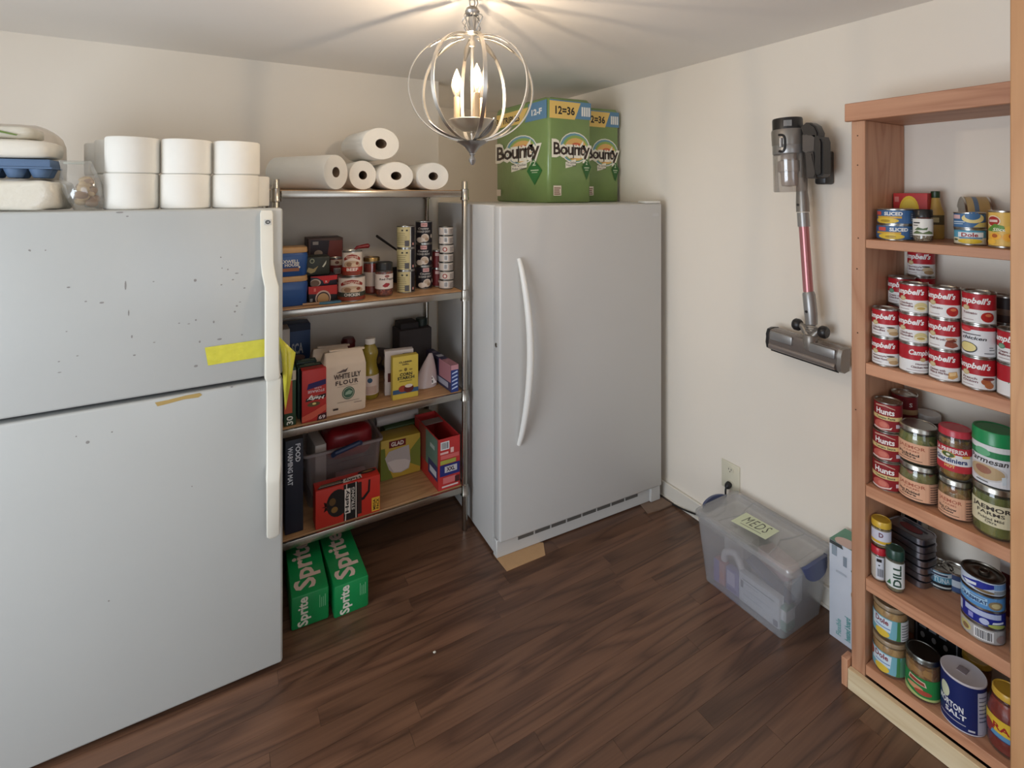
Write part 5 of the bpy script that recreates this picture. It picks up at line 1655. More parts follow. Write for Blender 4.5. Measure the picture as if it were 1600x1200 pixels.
def soup_items(kind, seed=0):
    o = []
    if kind == 'plain':
        o += [T_('Campbell', -.35, .60, 1.5, .86, (236, 232, 230), bold=.03, shear=.25), E_(.62, .50, .22, .075, MED), E_(-.9, .45, .03, .02, (70, 150, 110)), T_('Homestyle', .1, .28, 1.3, .36, (96, 40, 44), bold=.02), T_('Chicken Noodle', -.2, .17, 1.4, .25, (96, 40, 44), bold=.02), R_(-.5, .08, 1.2, .10, (170, 150, 150))]
        return o
    if kind == 'chicken':
        return [R_(-1.55, .88, 1.55, 1, SR), E_(-.9, .87, .45, .08, (214, 70, 74)), R_(-1.15, .70, .1, .74, (110, 106, 110)), T_('chicken', -1.1, .54, .45, .66, (60, 56, 60), bold=.02, shear=.2), E_(-.7, .25, .62, .19, (60, 60, 62)), E_(-.7, .26, .55, .16, (224, 208, 140)), R_(.6, .3, .9, .33, (120, 120, 124)), R_(.6, .22, 1.0, .25, (120, 120, 124)), R_(.3, .1, 1.0, .13, (120, 120, 124))]
    o += [T_("Campbell's", -1.75, .60, .72, .88, (238, 234, 232), bold=.035, shear=.3), E_(-.82, .50, .26, .09, MED if kind not in ('green', 'cream') else (84, 128, 104)), E_(-.82, .50, .2, .065, (206, 188, 146) if kind not in ('green', 'cream') else (120, 160, 132))]
    words = {'noodle': ('Chicken', 'Noodle'), 'tomato': ('Tomato', ''), 'beef': ('Beef Broth', ''), 'rice': ('Chicken with', 'White & Wild Rice'), 'onion': ('French', 'Onion'), 'green': ('Cream of', 'Mushroom'), 'cream': ('Cream of', 'Chicken'), 'home': ('Homestyle', 'Chicken Noodle'), 'mush': ('Chicken', 'Noodles')}[kind]
    o += [T_(words[0], -1.05, .29, -.1 + (.0 if len(words[0]) < 9 else .15), .37, (110, 40, 44), bold=.02)]
    if words[1]:
        o += [T_(words[1], -1.05, .19, -.05 + (.0 if len(words[1]) < 9 else .3), .27, (110, 40, 44), bold=.02)]
    o += [R_(-1.05, .09, -.3, .11, (170, 150, 150))]
    if kind == 'tomato':
        o += [E_(.52, .23, .42, .17, (176, 40, 36)), E_(.55, .30, .2, .05, (216, 120, 80))]
    elif kind == 'noodle':
        o += [E_(.5, .22, .48, .17, (206, 190, 136)), E_(.5, .15, .52, .09, (226, 216, 186)), E_(.48, .17, .3, .05, (190, 160, 80))]
    elif kind == 'beef':
        o += [E_(.45, .36, .4, .06, (196, 150, 120)), P_([(.0, .1), (.1, .28), (.75, .24), (.95, .12), (.5, .05)], (146, 76, 60)), P_([(.1, .3), (.6, .38), (.8, .28), (.3, .24)], (120, 56, 46))]
    elif kind == 'onion':
        o += [E_(.42, .26, .3, .11, (166, 92, 58)), E_(.62, .15, .3, .11, (176, 104, 62)), E_(.6, .37, .4, .05, (120, 50, 44)), P_([(.8, .2), (1.1, .38), (.9, .2)], (200, 200, 196))]
    elif kind == 'rice':
        o += [P_([(.2, .08), (.25, .3), (.8, .34), (.9, .14), (.5, .06)], (206, 158, 96)), P_([(.28, .28), (.75, .32), (.7, .2), (.3, .16)], (228, 196, 144))]
    elif kind in ('mush', 'home'):
        o += [E_(.5, .24, .42, .1, (206, 184, 150)), E_(.6, .13, .4, .08, (178, 146, 104)), E_(.35, .36, .3, .03, (80, 70, 60))]
    return o


def soup(kind, label, loc, r, h, group='red and white soup cans', dphi=0):
    if kind == 'green': bands = [(.46, WHT), (1, SR)]
    elif kind == 'chicken': bands = [(1, (226, 226, 228))]
    else: bands = [(.46, WHT), (1, SR)]
    return can('soup_can', label, loc, r, h, bands, soup_items(kind), group, phi=face_phi(loc) + dphi)


KIND = {'home': 'homestyle chicken noodle', 'mush': 'chicken noodles', 'noodle': 'chicken noodle', 'plain': 'turned chicken noodle', 'tomato': 'tomato', 'beef': 'beef broth', 'rice': 'wild rice', 'onion': 'french onion', 'chicken': 'white chicken', 'green': 'cream of mushroom', 'cream': 'cream of chicken'}
RC_, HC_ = .0342, .0832
cols_ = [(1353, 1398, 569, ['home', 'mush']), (1398, 1448, 580, ['plain', 'noodle', 'noodle']), (1448, 1500, 592, ['rice', 'beef', 'tomato']), (1502, 1557, 605, ['onion', 'chicken', 'tomato']), (1556, 1604, 617, ['plain', 'green'])]
near = ['at the bookcase end', 'second column from the bookcase end', 'third column from the bookcase end', 'fourth column from the bookcase end', 'partly behind the post']
prev = None
for k, (pl, pr, pyb, kinds) in enumerate(cols_):
    c, r = stand(pl, pr, pyb, ZB_ + .0004)
    X = 1.7075 + .002 * k
    c, r = bkX(pl, pr, X, ZB_)
    c.z = ZB_ + .0004
    if prev is not None:
        dd_ = (c - prev).length
        if dd_ < 2 * RC_ + .001:
            c.y = prev.y - math.sqrt(max(0, (2 * RC_ + .001) ** 2 - (c.x - prev.x) ** 2))
    c.y = min(c.y, yi - RC_ - .0030)
    prev = c.copy()
    for i, kd in enumerate(kinds):
        lv = ['bottom', 'middle' if len(kinds) == 3 else 'top', 'top'][i]
        soup(kd, '%s %s soup can, %s' % (lv, KIND[kd], near[k]), c + Vector((.0004 * math.sin(3 * i + k), 0, i * (HC_ + .0003))), RC_, HC_, dphi=(.55 if (kd == 'plain' and k == 4) else 0))
# second row behind
rows2 = [(1370, 1406, 1.80, ['noodle', 'mush', 'cream']), (1409, 1449, 1.862, ['home', 'beef', 'rice', 'home']), (1470, 1504, 1.80, ['tomato', 'noodle'])]
c0, _ = bkX(1370, 1406, 1.803, ZB_)
c1, _ = bkX(1409, 1449, 1.868, ZB_)
for k, (cc, kinds) in enumerate(((c0, ['noodle', 'mush', 'cream']), (c1, ['home', 'beef', 'rice', 'home']))):
    if k == 0: cc.y = min(cc.y, yi - RC_ - .004)
    if k == 1 and (cc - c0).length < 2 * RC_ + .001:
        cc.y = c0.y - math.sqrt(max(0, (2 * RC_ + .001) ** 2 - (cc.x - c0.x) ** 2))
    for i, kd in enumerate(kinds):
        soup(kd, '%s soup can number %s up in the %s stack behind' % (KIND[kd], ['one', 'two', 'three', 'four'][i], ['corner', 'tall'][k]), Vector((cc.x, cc.y, ZB_ + .0004 + i * (HC_ + .0003))), RC_, HC_, 'soup cans in the second row')
c, r = bkX(1556, 1588, 1.862, ZB_)
for i in range(3):
    can('dark_can', ['bottom', 'middle', 'top'][i] + ' dark brown can stacked behind the soup cans by the post', Vector((c.x, c.y, ZB_ + .0004 + i * .0755)), .034, .075, [(.3, (70, 52, 46)), (.55, (120, 96, 80)), (1, (48, 36, 36))], [], 'dark cans behind the soup')

# ================================================================== shelf C: tomato cans and pickle jars
z0 = ZCc + .0004
c, r = stand(1353, 1401, 768, z0)
c.x = max(c.x, 1.676 + r); c.y = min(c.y, yi - r - .003)
h = .0845
tomato = lambda word: [R_(-1.57, 0, 1.57, 1, (138, 34, 40)), P_([(-1.0, .93), (-.2, .97), (.5, .86), (.5, .83), (-.2, .92), (-1.0, .88)], (196, 160, 140)), T_("Hunts", -.92, .60, .45, .82, (238, 232, 228), bold=.03), R_(-1.57, .40, 1.2, .55, (216, 190, 130)), T_(word, -.9, .43, .5, .52, (70, 84, 60), bold=.03), E_(-.5, .17, .6, .19, (192, 96, 84)), E_(-.35, .2, .3, .1, (206, 120, 104)), P_([(-1.2, .02), (-.5, .0), (.2, .06), (.3, .16), (.1, .1), (-.5, .04), (-1.2, .08)], (226, 206, 196)), R_(.55, .14, .9, .28, (206, 190, 196))]
for i, w in enumerate(('Tomato Sauce', 'Tomato Sauce', 'Tomato Paste')):
    can('tomato_can', '%s dark red tomato can in the stack at the bookcase end' % ['bottom', 'middle', 'top'][i], c + Vector((.0015 * i, 0, i * (h + .0004))), r * (1 if i < 2 else .94), h, [(1, (138, 34, 40))], tomato(w), 'tomato cans stacked three high')
cT = c.copy(); rT = r
c, r = bkX(1378, 1420, 1.825, ZCc)
c.y = min(c.y, yi - r - .003)
for i in range(3):
    can('tomato_can', '%s dark red can in the rear stack behind the tomato cans' % ['bottom', 'middle', 'top'][i], Vector((c.x, c.y, z0 + i * (h + .0004))), r, h, [(1, (120, 32, 38))], [R_(-.2, .3, 1.3, .5, (186, 150, 110)), T_('S', .35, .62, .62, .78, (226, 214, 210)), R_(.4, .1, .9, .22, (170, 140, 130))], 'rear tomato cans')
PICK = chunks('pickled_okra', [(110, 116, 56), (136, 132, 70), (92, 98, 44), (150, 140, 82)], 34, (1, 1, .55))
PICKB = chunks('chow_chow', [(136, 112, 60), (160, 122, 72), (124, 92, 50), (150, 100, 60)], 75)
PICKR = chunks('pickled_mix', [(112, 110, 56), (148, 84, 58), (128, 122, 70), (96, 90, 46)], 38)
PEACHL = (222, 172, 140)


def jae(title1, title2, lab=PEACHL, ink1=(170, 96, 74)):
    return [T_('JAEMOR', -1.1, .64, .35, .86, ink1, bold=.02), T_('FARMS', -.75, .54, .05, .63, ink1, bold=.01), T_(title1, -1.1, .33, .05, .46, (60, 46, 40), bold=.03), T_(title2, -.9, .21, -.1, .32, (60, 46, 40), bold=.03), R_(-1.15, .10, .2, .13, (110, 80, 66)), R_(.52, 0, 1.25, 1, (200, 152, 124))] + lines(.58, .06, 1.2, .94, 7, (116, 84, 70), .4, .2)


def jcol(pl, pr, pyb, X=None):
    c, r = stand(pl, pr, pyb, z0)
    if X: c, r = bkX(pl, pr, X, ZCc); c.z = z0
    c.x = max(c.x, 1.672 + r)
    return c, r


c, r = jcol(1403, 1467, 789)
h = hX(737, 789, c, r) + .022
j0 = c.copy(); rj0 = r
jar('pickle_jar', 'lower pickled okra jar with a peach label and silver lid', c, r, .104, (176, 174, 166), .0135, PICKR, jae('Hot Pickled', 'Okra'), (.10, .68, -1.35, 1.35, PEACHL), 'peach-labelled pickle jars', lidmetal=True, neck=.90, shoulder=.3)
jar('pickle_jar', 'upper pickled okra jar with a peach label, stacked beside the tomato cans', c + Vector((.001, .001, .1045)), r, .104, (176, 174, 166), .0135, PICK, jae('Pickled', 'Okra'), (.10, .68, -1.35, 1.35, PEACHL), 'peach-labelled pickle jars', lidmetal=True, neck=.90, shoulder=.28)
c, r = bkX(1428, 1471, 1.868, ZCc)
jar('pasta_sauce_jar', 'dark red sauce jar with a white lid behind the okra jars', Vector((c.x, c.y, z0)), r, onX(1450, 648, 1.85).z - z0, (206, 204, 200), .02, chunks('dark_sauce', [(90, 26, 24), (104, 34, 28)], 30), lid_r=r * .98)
c, r = jcol(1465, 1521, 815)
r = min(r, .0445)
c.y = min(c.y, j0.y - math.sqrt(max(0, (rj0 + r + .001) ** 2 - (c.x - j0.x) ** 2)))
j1 = c.copy(); rj1 = r
jar('pickle_jar', 'peach-labelled chow chow relish jar under the red-lidded giardiniera', c, r, .104, (176, 174, 166), .0135, PICKB, jae('Hot Chow', 'Chow'), (.08, .68, -1.35, 1.35, PEACHL), 'peach-labelled pickle jars', lidmetal=True, neck=.90, shoulder=.28)
jar('giardiniera_jar', 'giardiniera jar with a red lid and red-white label', c + Vector((0, .001, .1045)), r, .132, (188, 52, 66), .018, chunks('giardiniera', [(128, 92, 36), (150, 116, 52), (108, 70, 30), (92, 96, 40)], 50, (1, 1, .6)),
    [R_(-1.4, .70, 1.4, 1, (176, 36, 48)), T_('LA PREFERIDA', -1.3, .76, .75, .93, (236, 226, 222), bold=.03), P_([(-1.4, .62), (-.5, .78), (.2, .62), (1.4, .60), (1.4, .28), (-1.4, .28)], (228, 226, 224)), E_(-.4, .66, .42, .12, (206, 176, 70)), E_(-.4, .66, .36, .1, (76, 96, 56)), E_(-.4, .66, .12, .05, (222, 220, 200)), T_('Giardiniera', -1.3, .36, .72, .56, (44, 60, 110), bold=.03), R_(-1.4, 0, 1.4, .28, (186, 52, 60)), T_('HOT', -.6, .14, .0, .26, (236, 200, 120), bold=.03), R_(.4, .62, .9, .72, (216, 170, 80))], (.22, .78, -1.4, 1.4, (228, 226, 224)), 'stacked jars on the middle shelf', neck=.9)
c, r = bkX(1520, 1584, 1.716, ZCc); c.z = z0
r = min(r, .0475)
r = max(r, .044); c.x = max(c.x, 1.672 + r)
c.y = min(c.y, j1.y - math.sqrt(max(0, (rj1 + r + .001) ** 2 - (c.x - j1.x) ** 2)))
j2 = c.copy()
jar('pickle_jar', 'large cream-labelled pickled okra jar under the green-lidded cheese tub', c, r, .128, (182, 180, 170), .014, PICK, [T_('JAEMOR', -1.15, .62, .7, .88, (64, 56, 50), bold=.03), T_('FARMS', -.85, .46, .4, .62, (64, 56, 50), bold=.02), T_('Pickled Mild', -.8, .24, .35, .36, (70, 60, 50), bold=.02), T_('Okra', -.45, .1, .05, .22, (70, 60, 50), bold=.02)], (.30, .78, -1.4, 1.4, (222, 212, 178)), 'stacked jars on the middle shelf', lidmetal=True, neck=.94)
jar('cheese_tub', 'white parmesan cheese tub with a green lid, on the cream-labelled jar', c + Vector((.001, .001, .1285)), r * .97, .138, (36, 142, 84), .034, pm('tub_white', (224, 222, 222), .4), [R_(-1.57, .86, 1.57, .99, (226, 226, 226)), R_(-1.57, .70, 1.57, .86, (50, 132, 84)), E_(-.6, .80, .4, .1, (110, 180, 136)), T_('Parmesan', -1.35, .54, .6, .68, (70, 66, 66), bold=.02, shear=.2), E_(-.45, .32, 1.0, .22, (206, 202, 200)), E_(-.45, .32, .88, .18, (190, 164, 126)), E_(-.55, .36, .4, .1, (160, 110, 90)), P_([(.3, .08), (.5, .12), (.48, .3), (.28, .28)], (214, 222, 226)), R_(-.9, .06, -.3, .09, (120, 120, 120))], (.04, 1.0, -1.57, 1.57, (226, 226, 228)), 'stacked jars on the middle shelf', neck=.97, shoulder=.05,
    glass=pm('tub_plastic', (224, 224, 226), .35))
c, r = bkX(1537, 1592, 1.85, ZCc)
for i in range(2):
    can('tomato_can', ('lower', 'upper')[i] + ' dark red can behind the green-lidded cheese tub', Vector((c.x, c.y, z0 + i * .1085)), min(r, .045), .108, [(1, (130, 30, 36))], [P_([(-1.0, .7), (.2, .85), (.6, .8), (.2, .78), (-1.0, .6)], (206, 176, 130)), T_("Hunts", -.9, .45, .5, .62, (232, 226, 222), bold=.03)], 'red cans behind the cheese tub')

# ================================================================== shelf D
z0 = ZD + .0004
def vial(name, label, pl, pr, pyt, pyb, zs, lidcol, lidh, bodymat, items, lab, cat='spice jar', X=None, neck=.92, group=None, dphi=0):
    c, r = stand(pl, pr, pyb, zs)
    if X: c, r = bkX(pl, pr, X, zs); c.z = zs
    c.x = max(c.x, 1.672 + r); c.y = min(c.y, yi - r - .003)
    h = hX(pyt, pyb, c, r)
    jar(name, label, c, r, h, lidcol, lidh, bodymat, items, lab, group, neck=neck, shoulder=.1, cat=cat, phi=face_phi(c) + dphi)
    return c, r, h
c1, r1, h1 = vial('spice_bottle', 'white spice bottle with a red lid under the yellow-lidded jar', 1352, 1378, 856, 908, z0, (186, 40, 52), .020, pm('ivory_plastic', (214, 204, 190), .4), [R_(-.35, .0, .55, 1, (206, 208, 216)), R_(-.3, .78, .3, .92, (40, 36, 36)), R_(-.1, .6, .1, .66, (60, 60, 60))] + lines(-.2, .12, .5, .5, 7, (90, 92, 100), .5, .1, vert=True), (.12, .94, -.4, .6, (206, 208, 216)), X=1.700)
zt_ = z0 + h1 + .0004
jar('spice_bottle', 'small glass spice jar with a yellow lid standing on the red-lidded bottle', Vector((c1.x + .006, c1.y - .003, zt_)), .0245, .078, (206, 168, 56), .018, chunks('mustard_seed', [(150, 132, 92), (128, 112, 80), (168, 148, 100)], 160), [T_('D', -.25, .52, .2, .86, (110, 60, 76), bold=.04), R_(-1.3, .06, 1.3, .26, (212, 172, 62))], (.22, .88, -1.3, 1.3, (206, 206, 220)), neck=.95, cat='spice jar', shoulder=.1)
c2, r2 = bkX(1379, 1409, 1.692, ZD); c2.z = z0
c2.x = max(c2.x, 1.672 + r2)
c2.y = min(c2.y, c1.y - math.sqrt(max(0, (r1 + r2 + .001) ** 2 - (c2.x - c1.x) ** 2)))
jar('spice_bottle', 'spice bottle with a dark green lid and white green-lettered label', c2, r2, hX(859, 924, c2, r2), (36, 66, 54), .026, chunks('dried_herb', [(150, 146, 118), (132, 128, 100)], 120), [T_('DILL', -.2, .06, .7, .94, (52, 78, 66), rot=90, bold=.03), P_([(-1.0, .06), (-.5, .3), (-.4, .1)], (70, 120, 80))], (.16, .92, -1.4, 1.4, (220, 222, 220)), neck=.95, cat='spice jar', shoulder=.1)
# stack of flat fish tins
c, r = bkX(1390, 1440, 1.795, ZD)
TIN = pm('sardine_tin', (150, 150, 158), .34, metal=1.0, var=.12, vscale=60)
for i in range(7):
    rg = lambda k, z: rrect(0, 0, .053 * k, .036 * k, z, 4, .55)
    b = B().loft([rg(.93, 0), rg(1, .003), rg(1, .0165), rg(1.03, .017), rg(1.03, .0195), rg(.96, .02), rg(.93, .0180)], TIN)
    zz = z0 + i * .0206
    o = b.build('fish_tin', None, (c.x + .002 * math.sin(i * 2.1), min(c.y, yi - .066) - .002 * (i % 2), zz), math.radians(80 + 3 * math.sin(i)))
    tag(o, 'flat silver fish tin, number %s up in the tall stack by the spices' % ['one', 'two', 'three', 'four', 'five', 'six', 'seven'][i], 'tin', 'stack of fish tins')
    if i == 6:
        decal(o, [E_(.5, .5, .3, .28, (120, 44, 46)), R_(.15, .2, .85, .3, (70, 70, 80))], flatmap((-.05, -.033, .0182), (.1, 0, 0), (0, .066, 0), .0006))
p0, p1 = onX(1412, 300, 1.885), onX(1446, 300, 1.885); p0.y = min(p0.y, yi - .004)
carton('teabag_box', 'pale carton with a black panel at the back behind the fish tins', 'box', (1.885, (p0.y + p1.y) / 2, z0), (.04, abs(p0.y - p1.y), .195), (190, 188, 176), 0, None, .002, {'left': [R_(.2, .55, .75, .92, (28, 34, 34)), R_(.82, .2, .95, .9, (96, 120, 150))]})
# tuna tin and crab stack
c, r = stand(1443, 1491, 922, z0)
tun = lambda: [R_(-1.57, .0, 1.57, .34, (26, 30, 36)), R_(-1.57, .34, 1.57, .80, (92, 150, 176)), R_(-1.57, .74, 1.57, .96, (206, 218, 226)), T_('TUNA', -.35, .38, .75, .68, (210, 222, 226), bold=.01), R_(-.5, .78, .6, .90, (60, 70, 90)), E_(-.95, .3, .22, .26, (206, 210, 214)), R_(-.5, .08, .9, .18, (190, 200, 200)), P_([(-1.5, .34), (-.7, .34), (-.4, .06), (-1.5, .06)], (26, 30, 36))]
can('tuna_can', 'light blue and black tuna can in the middle of the lower shelf', c, r, .056, [(1, (92, 150, 176))], tun(), 'tuna cans', pull=True)
cc, rr_ = bkX(1475, 1512, 1.852, ZD)
can('tuna_can', 'dark blue can half hidden behind the tuna and crab cans', Vector((cc.x, cc.y, z0)), .032, .055, [(.3, (60, 80, 120)), (.7, (180, 190, 200)), (1, (50, 66, 100))], [], 'tuna cans')
c, r = stand(1500, 1571, 1004, z0)
r = min(r, .052)
c.x = max(c.x, 1.672 + r)
NV = (34, 44, 140)
sk = [('bottom grey barcode-labelled can of the crab stack', [R_(-1.57, 0, 1.57, 1, (176, 172, 168)), E_(-.9, .5, .35, .35, (196, 186, 120)), E_(-.85, .45, .2, .2, (140, 110, 80))] + barcode(-.4, .1, .5, .9, 10) + [E_(.9, .4, .3, .3, (150, 130, 124))], (176, 172, 168)),
      ('dark blue can, second from the bottom of the crab stack', [R_(-1.57, 0, 1.57, 1, NV), R_(-.9, .58, .9, .95, (186, 196, 226)), R_(-.7, .14, -.45, .5, (150, 150, 210)), E_(.05, .28, .22, .22, (190, 200, 230)), P_([(.4, .24), (1.05, .3), (1.05, .44), (.45, .38)], (226, 230, 240)), E_(.7, .1, .5, .13, (176, 186, 96)), R_(-1.4, .2, -1.1, .9, (206, 212, 230))], NV),
      ('light blue crab meat can, second from the top of its stack', [R_(-1.57, 0, 1.57, 1, (92, 150, 206)), R_(-1.57, .3, .2, .85, (170, 206, 232)), T_('CRABMEAT', -1.15, .34, .2, .62, (40, 70, 116), bold=.04), E_(.62, .42, .38, .34, (150, 130, 96)), E_(.62, .42, .24, .2, (206, 190, 140)), R_(-.6, .74, .1, .80, (60, 80, 130))], (92, 150, 206)),
      ('topmost blue and white can of the crab stack with a pull ring', [R_(-1.57, 0, 1.57, 1, (200, 212, 228)), P_([(-1.2, .4), (-.2, .9), (.5, .9), (.5, .55), (-.2, .2), (-.9, .2)], (44, 54, 150)), P_([(-1.0, .42), (-.3, .62), (-.3, .4), (-.8, .2)], (226, 232, 240)), E_(.1, .18, .5, .12, (130, 110, 80)), R_(.5, .5, 1.4, .95, (120, 160, 206)), R_(.5, .1, 1.3, .4, (150, 156, 160))], (200, 212, 228))]
hS = [.040, .043, .038, .036]
zz = z0
for i, (lb, its, bc_) in enumerate(sk):
    can('crab_can', lb, Vector((c.x + .0015 * (i % 2), c.y, zz)), r, hS[i], [(1, bc_)], its, 'crab and tuna stack', pull=(i == 3), rim=STEEL if i < 3 else STEEL_D)
    zz += hS[i] + .0003
cS = c
zz = z0
for i in range(4):
    col_ = [(150, 180, 210), (110, 130, 190), (200, 196, 150), (206, 212, 216)][i]
    can('fish_can', ['bottom', 'second', 'third', 'top'][i] + ' can of the stack squeezed between crab stack and post', Vector((cS.x - .001, cS.y - 2 * .0525 + .002, zz)), .049, .040, [(.3, col_), (.5, (60, 70, 120)), (.8, (206, 210, 214)), (1, (120, 90, 110))], [], 'cans squeezed by the post')
    zz += .0403
p0, p1 = onX(1562, 300, 1.845), onX(1592, 300, 1.845)
carton('white_carton', 'white and maroon carton behind the crab cans by the post', 'box', (1.868, (p0.y + p1.y) / 2, z0), (.045, abs(p0.y - p1.y), .185), (206, 204, 204), 0, None, .002, {'left': [R_(.1, 0, 1, .62, (90, 34, 38))], 'top': [R_(0, 0, 1, 1, (70, 64, 62))]})

# ================================================================== shelf E (bottom)
z0 = ZE + .0004
FRU = chunks('fruit_cup', [(176, 138, 84), (190, 152, 92), (160, 122, 74)], 46)
c, r = stand(1357, 1412, 1064, z0)
c.y = min(c.y, yi - r - .004); c.x = max(c.x, 1.672 + r)
dole = [R_(-1.5, .0, 1.5, 1, (120, 176, 190)), P_([(.3, 0), (1.5, 0), (1.5, 1), (.7, 1)], (96, 150, 120)), P_([(-1.2, .35), (.0, .30), (.1, .95), (-1.2, .95)], (206, 222, 232)), T_('Dole', -.95, .64, -.1, .92, (130, 46, 56), bold=.03), R_(-.9, .45, .0, .5, (96, 130, 180)), E_(-.5, .16, .45, .2, (222, 190, 70)), P_([(.35, 0), (.55, 0), (.6, 1), (.4, 1)], (70, 130, 80))]
for i in range(2):
    its = dole + ([R_(.6, 0, 1.35, 1, (206, 206, 206))] + lines(.66, .08, 1.3, .92, 6, (120, 120, 124), .4) if i else [E_(-1.3, .7, .25, .25, (150, 80, 60))])
    jar('fruit_jar', ('lower', 'upper')[i] + ' fruit jar with a sky-blue label at the bottom shelf end', c + Vector((.002 * i, 0, i * .1015)), r, .101, (150, 128, 100), .010, FRU, its, (.14, .74, -1.5, 1.5, (120, 176, 190)), 'fruit jars on the bottom shelf', neck=.93, glass=film('jar_plastic', (220, 214, 200), .12, .1, .3))
cJ, rJ = c.copy(), r
c, r = stand(1407, 1463, 1097, z0)
c.x = max(c.x, 1.672 + r)
c.y = min(c.y, cJ.y - math.sqrt(max(0, (r + rJ + .001) ** 2 - (c.x - cJ.x) ** 2)))
cP, rP = c.copy(), r
jar('peanut_jar', 'jar of nuts with a dark metal lid and green label', c, r, .118, (120, 122, 118), .012, chunks('nuts', [(150, 108, 58), (170, 126, 70), (128, 86, 46)], 60), [R_(-1.5, 0, 1.5, 1, (44, 128, 66)), P_([(-1.5, .0), (1.4, .0), (1.4, .12), (-.2, .1), (-1.5, .3)], (178, 190, 120)), P_([(-.9, .7), (-.8, .95), (.1, .85), (.2, .62)], (216, 190, 170)), P_([(-.84, .73), (-.75, .9), (.05, .8), (.12, .66)], (150, 70, 54)), E_(-.5, .45, .5, .12, (206, 150, 110)), E_(.0, .32, .5, .12, (170, 76, 60))], (.10, .62, -1.5, 1.5, (44, 128, 66)), lidmetal=True, neck=.98, lid_r=r * 1.0, shoulder=.1)
c, r = stand(1455, 1528, 1150, z0)
c.x = max(c.x, 1.672 + r); r = min(r, .052)
c.y = min(c.y, cP.y - math.sqrt(max(0, (r + rP + .001) ** 2 - (c.x - cP.x) ** 2)))
t = thing('salt_box', 'dark blue round salt carton with a white top on the bottom shelf', 'salt', c)
SB = ink((28, 40, 96))
hS_ = .128
B().lathe([(0, 0), (r * .99, 0), (r, .001), (r, .004, ink((206, 206, 214))), (r, .0045), (r, hS_ - .006, SB), (r * 1.0, hS_ - .0055)], SB, 40).build('carton_body', t)
B().lathe([(r * 1.0, hS_ - .0055), (r * 1.015, hS_ - .004), (r * 1.015, hS_ - .001), (r * .99, hS_), (r * .95, hS_ - .001), (0, hS_ - .001)], pm('salt_top', (206, 200, 204), .5), 40).build('paper_top', t)
B().box(-.010, .012, -.008, .012, hS_ - .0005, hS_ + .001, pm('pour_spout', (150, 140, 146), .4)).build('pour_spout', t)
decal(t, [E_(-.9, .66, .28, .16, (206, 210, 180)), T_('MORTON', -1.25, .36, .0, .50, (226, 226, 230), bold=.03), T_('SALT', -.85, .22, .12, .33, (226, 226, 230), bold=.03), R_(-1.2, .12, .1, .14, (170, 170, 186)), R_(.2, .05, .5, .09, (200, 200, 210)), R_(.62, .02, 1.25, .93, (180, 182, 198))] + lines(.68, .3, 1.2, .9, 7, (90, 94, 120), .25, .2), cylmap(r, .004, hS_ - .01, face_phi(c)), cuts=.14)
cM, rM = c.copy(), r
p0, p1 = onX(1428, 300, 1.845), onX(1500, 300, 1.845)
carton('dark_box', 'black carton with pale diagrams standing behind the salt', 'box', (1.868, (p0.y + p1.y) / 2, z0), (.045, abs(p0.y - p1.y), .175), (28, 28, 32), 0, None, .002,
       {'left': [R_(.04, .06, .08, .94, (120, 124, 132)), R_(.92, .06, .95, .94, (150, 154, 162))] + [P_([(.12 + .22 * i, .50), (.28 + .22 * i, .50), (.28 + .22 * i, .72), (.16 + .22 * i, .78)], (130, 134, 142)) for i in range(3)] + [E_(.2 + .25 * i, .38, .05, .05, (170, 172, 176)) for i in range(3)] + [R_(.1, .84, .9, .87, (110, 112, 120))]})
c, r = bkX(1503, 1550, 1.838, ZE); c.z = z0
jar('relish_jar', 'amber jar with a yellow lid behind the salt carton', c, min(r, .037), .105, (196, 160, 60), .014, chunks('amber', [(120, 70, 30), (140, 86, 40)], 30), neck=.96)
c, r = bkX(1547, 1600, 1.724, ZE); c.z = z0
r = .040
c.y = min(c.y, cM.y - math.sqrt(max(0, (r + rM + .001) ** 2 - (c.x - cM.x) ** 2)))
jar('pasta_sauce_jar', 'red pasta sauce jar with a yellow lid and yellow label beside the post', c, r, .15, (214, 170, 62), .016, chunks('ragu', [(130, 40, 26), (150, 52, 30)], 34), [P_([(-1.5, .3), (1.5, .2), (1.5, 1), (-1.5, 1)], (226, 188, 62)), E_(-1.05, .35, .35, .3, (150, 60, 50)), T_('RAGU', -.75, .42, 1.0, .74, (166, 44, 40), bold=.03), P_([(-.9, .08), (1.5, .0), (1.5, .26), (-.8, .3)], (96, 150, 190))], (.30, .66, -1.5, 1.5, (60, 54, 96)), neck=.72, shoulder=.3)

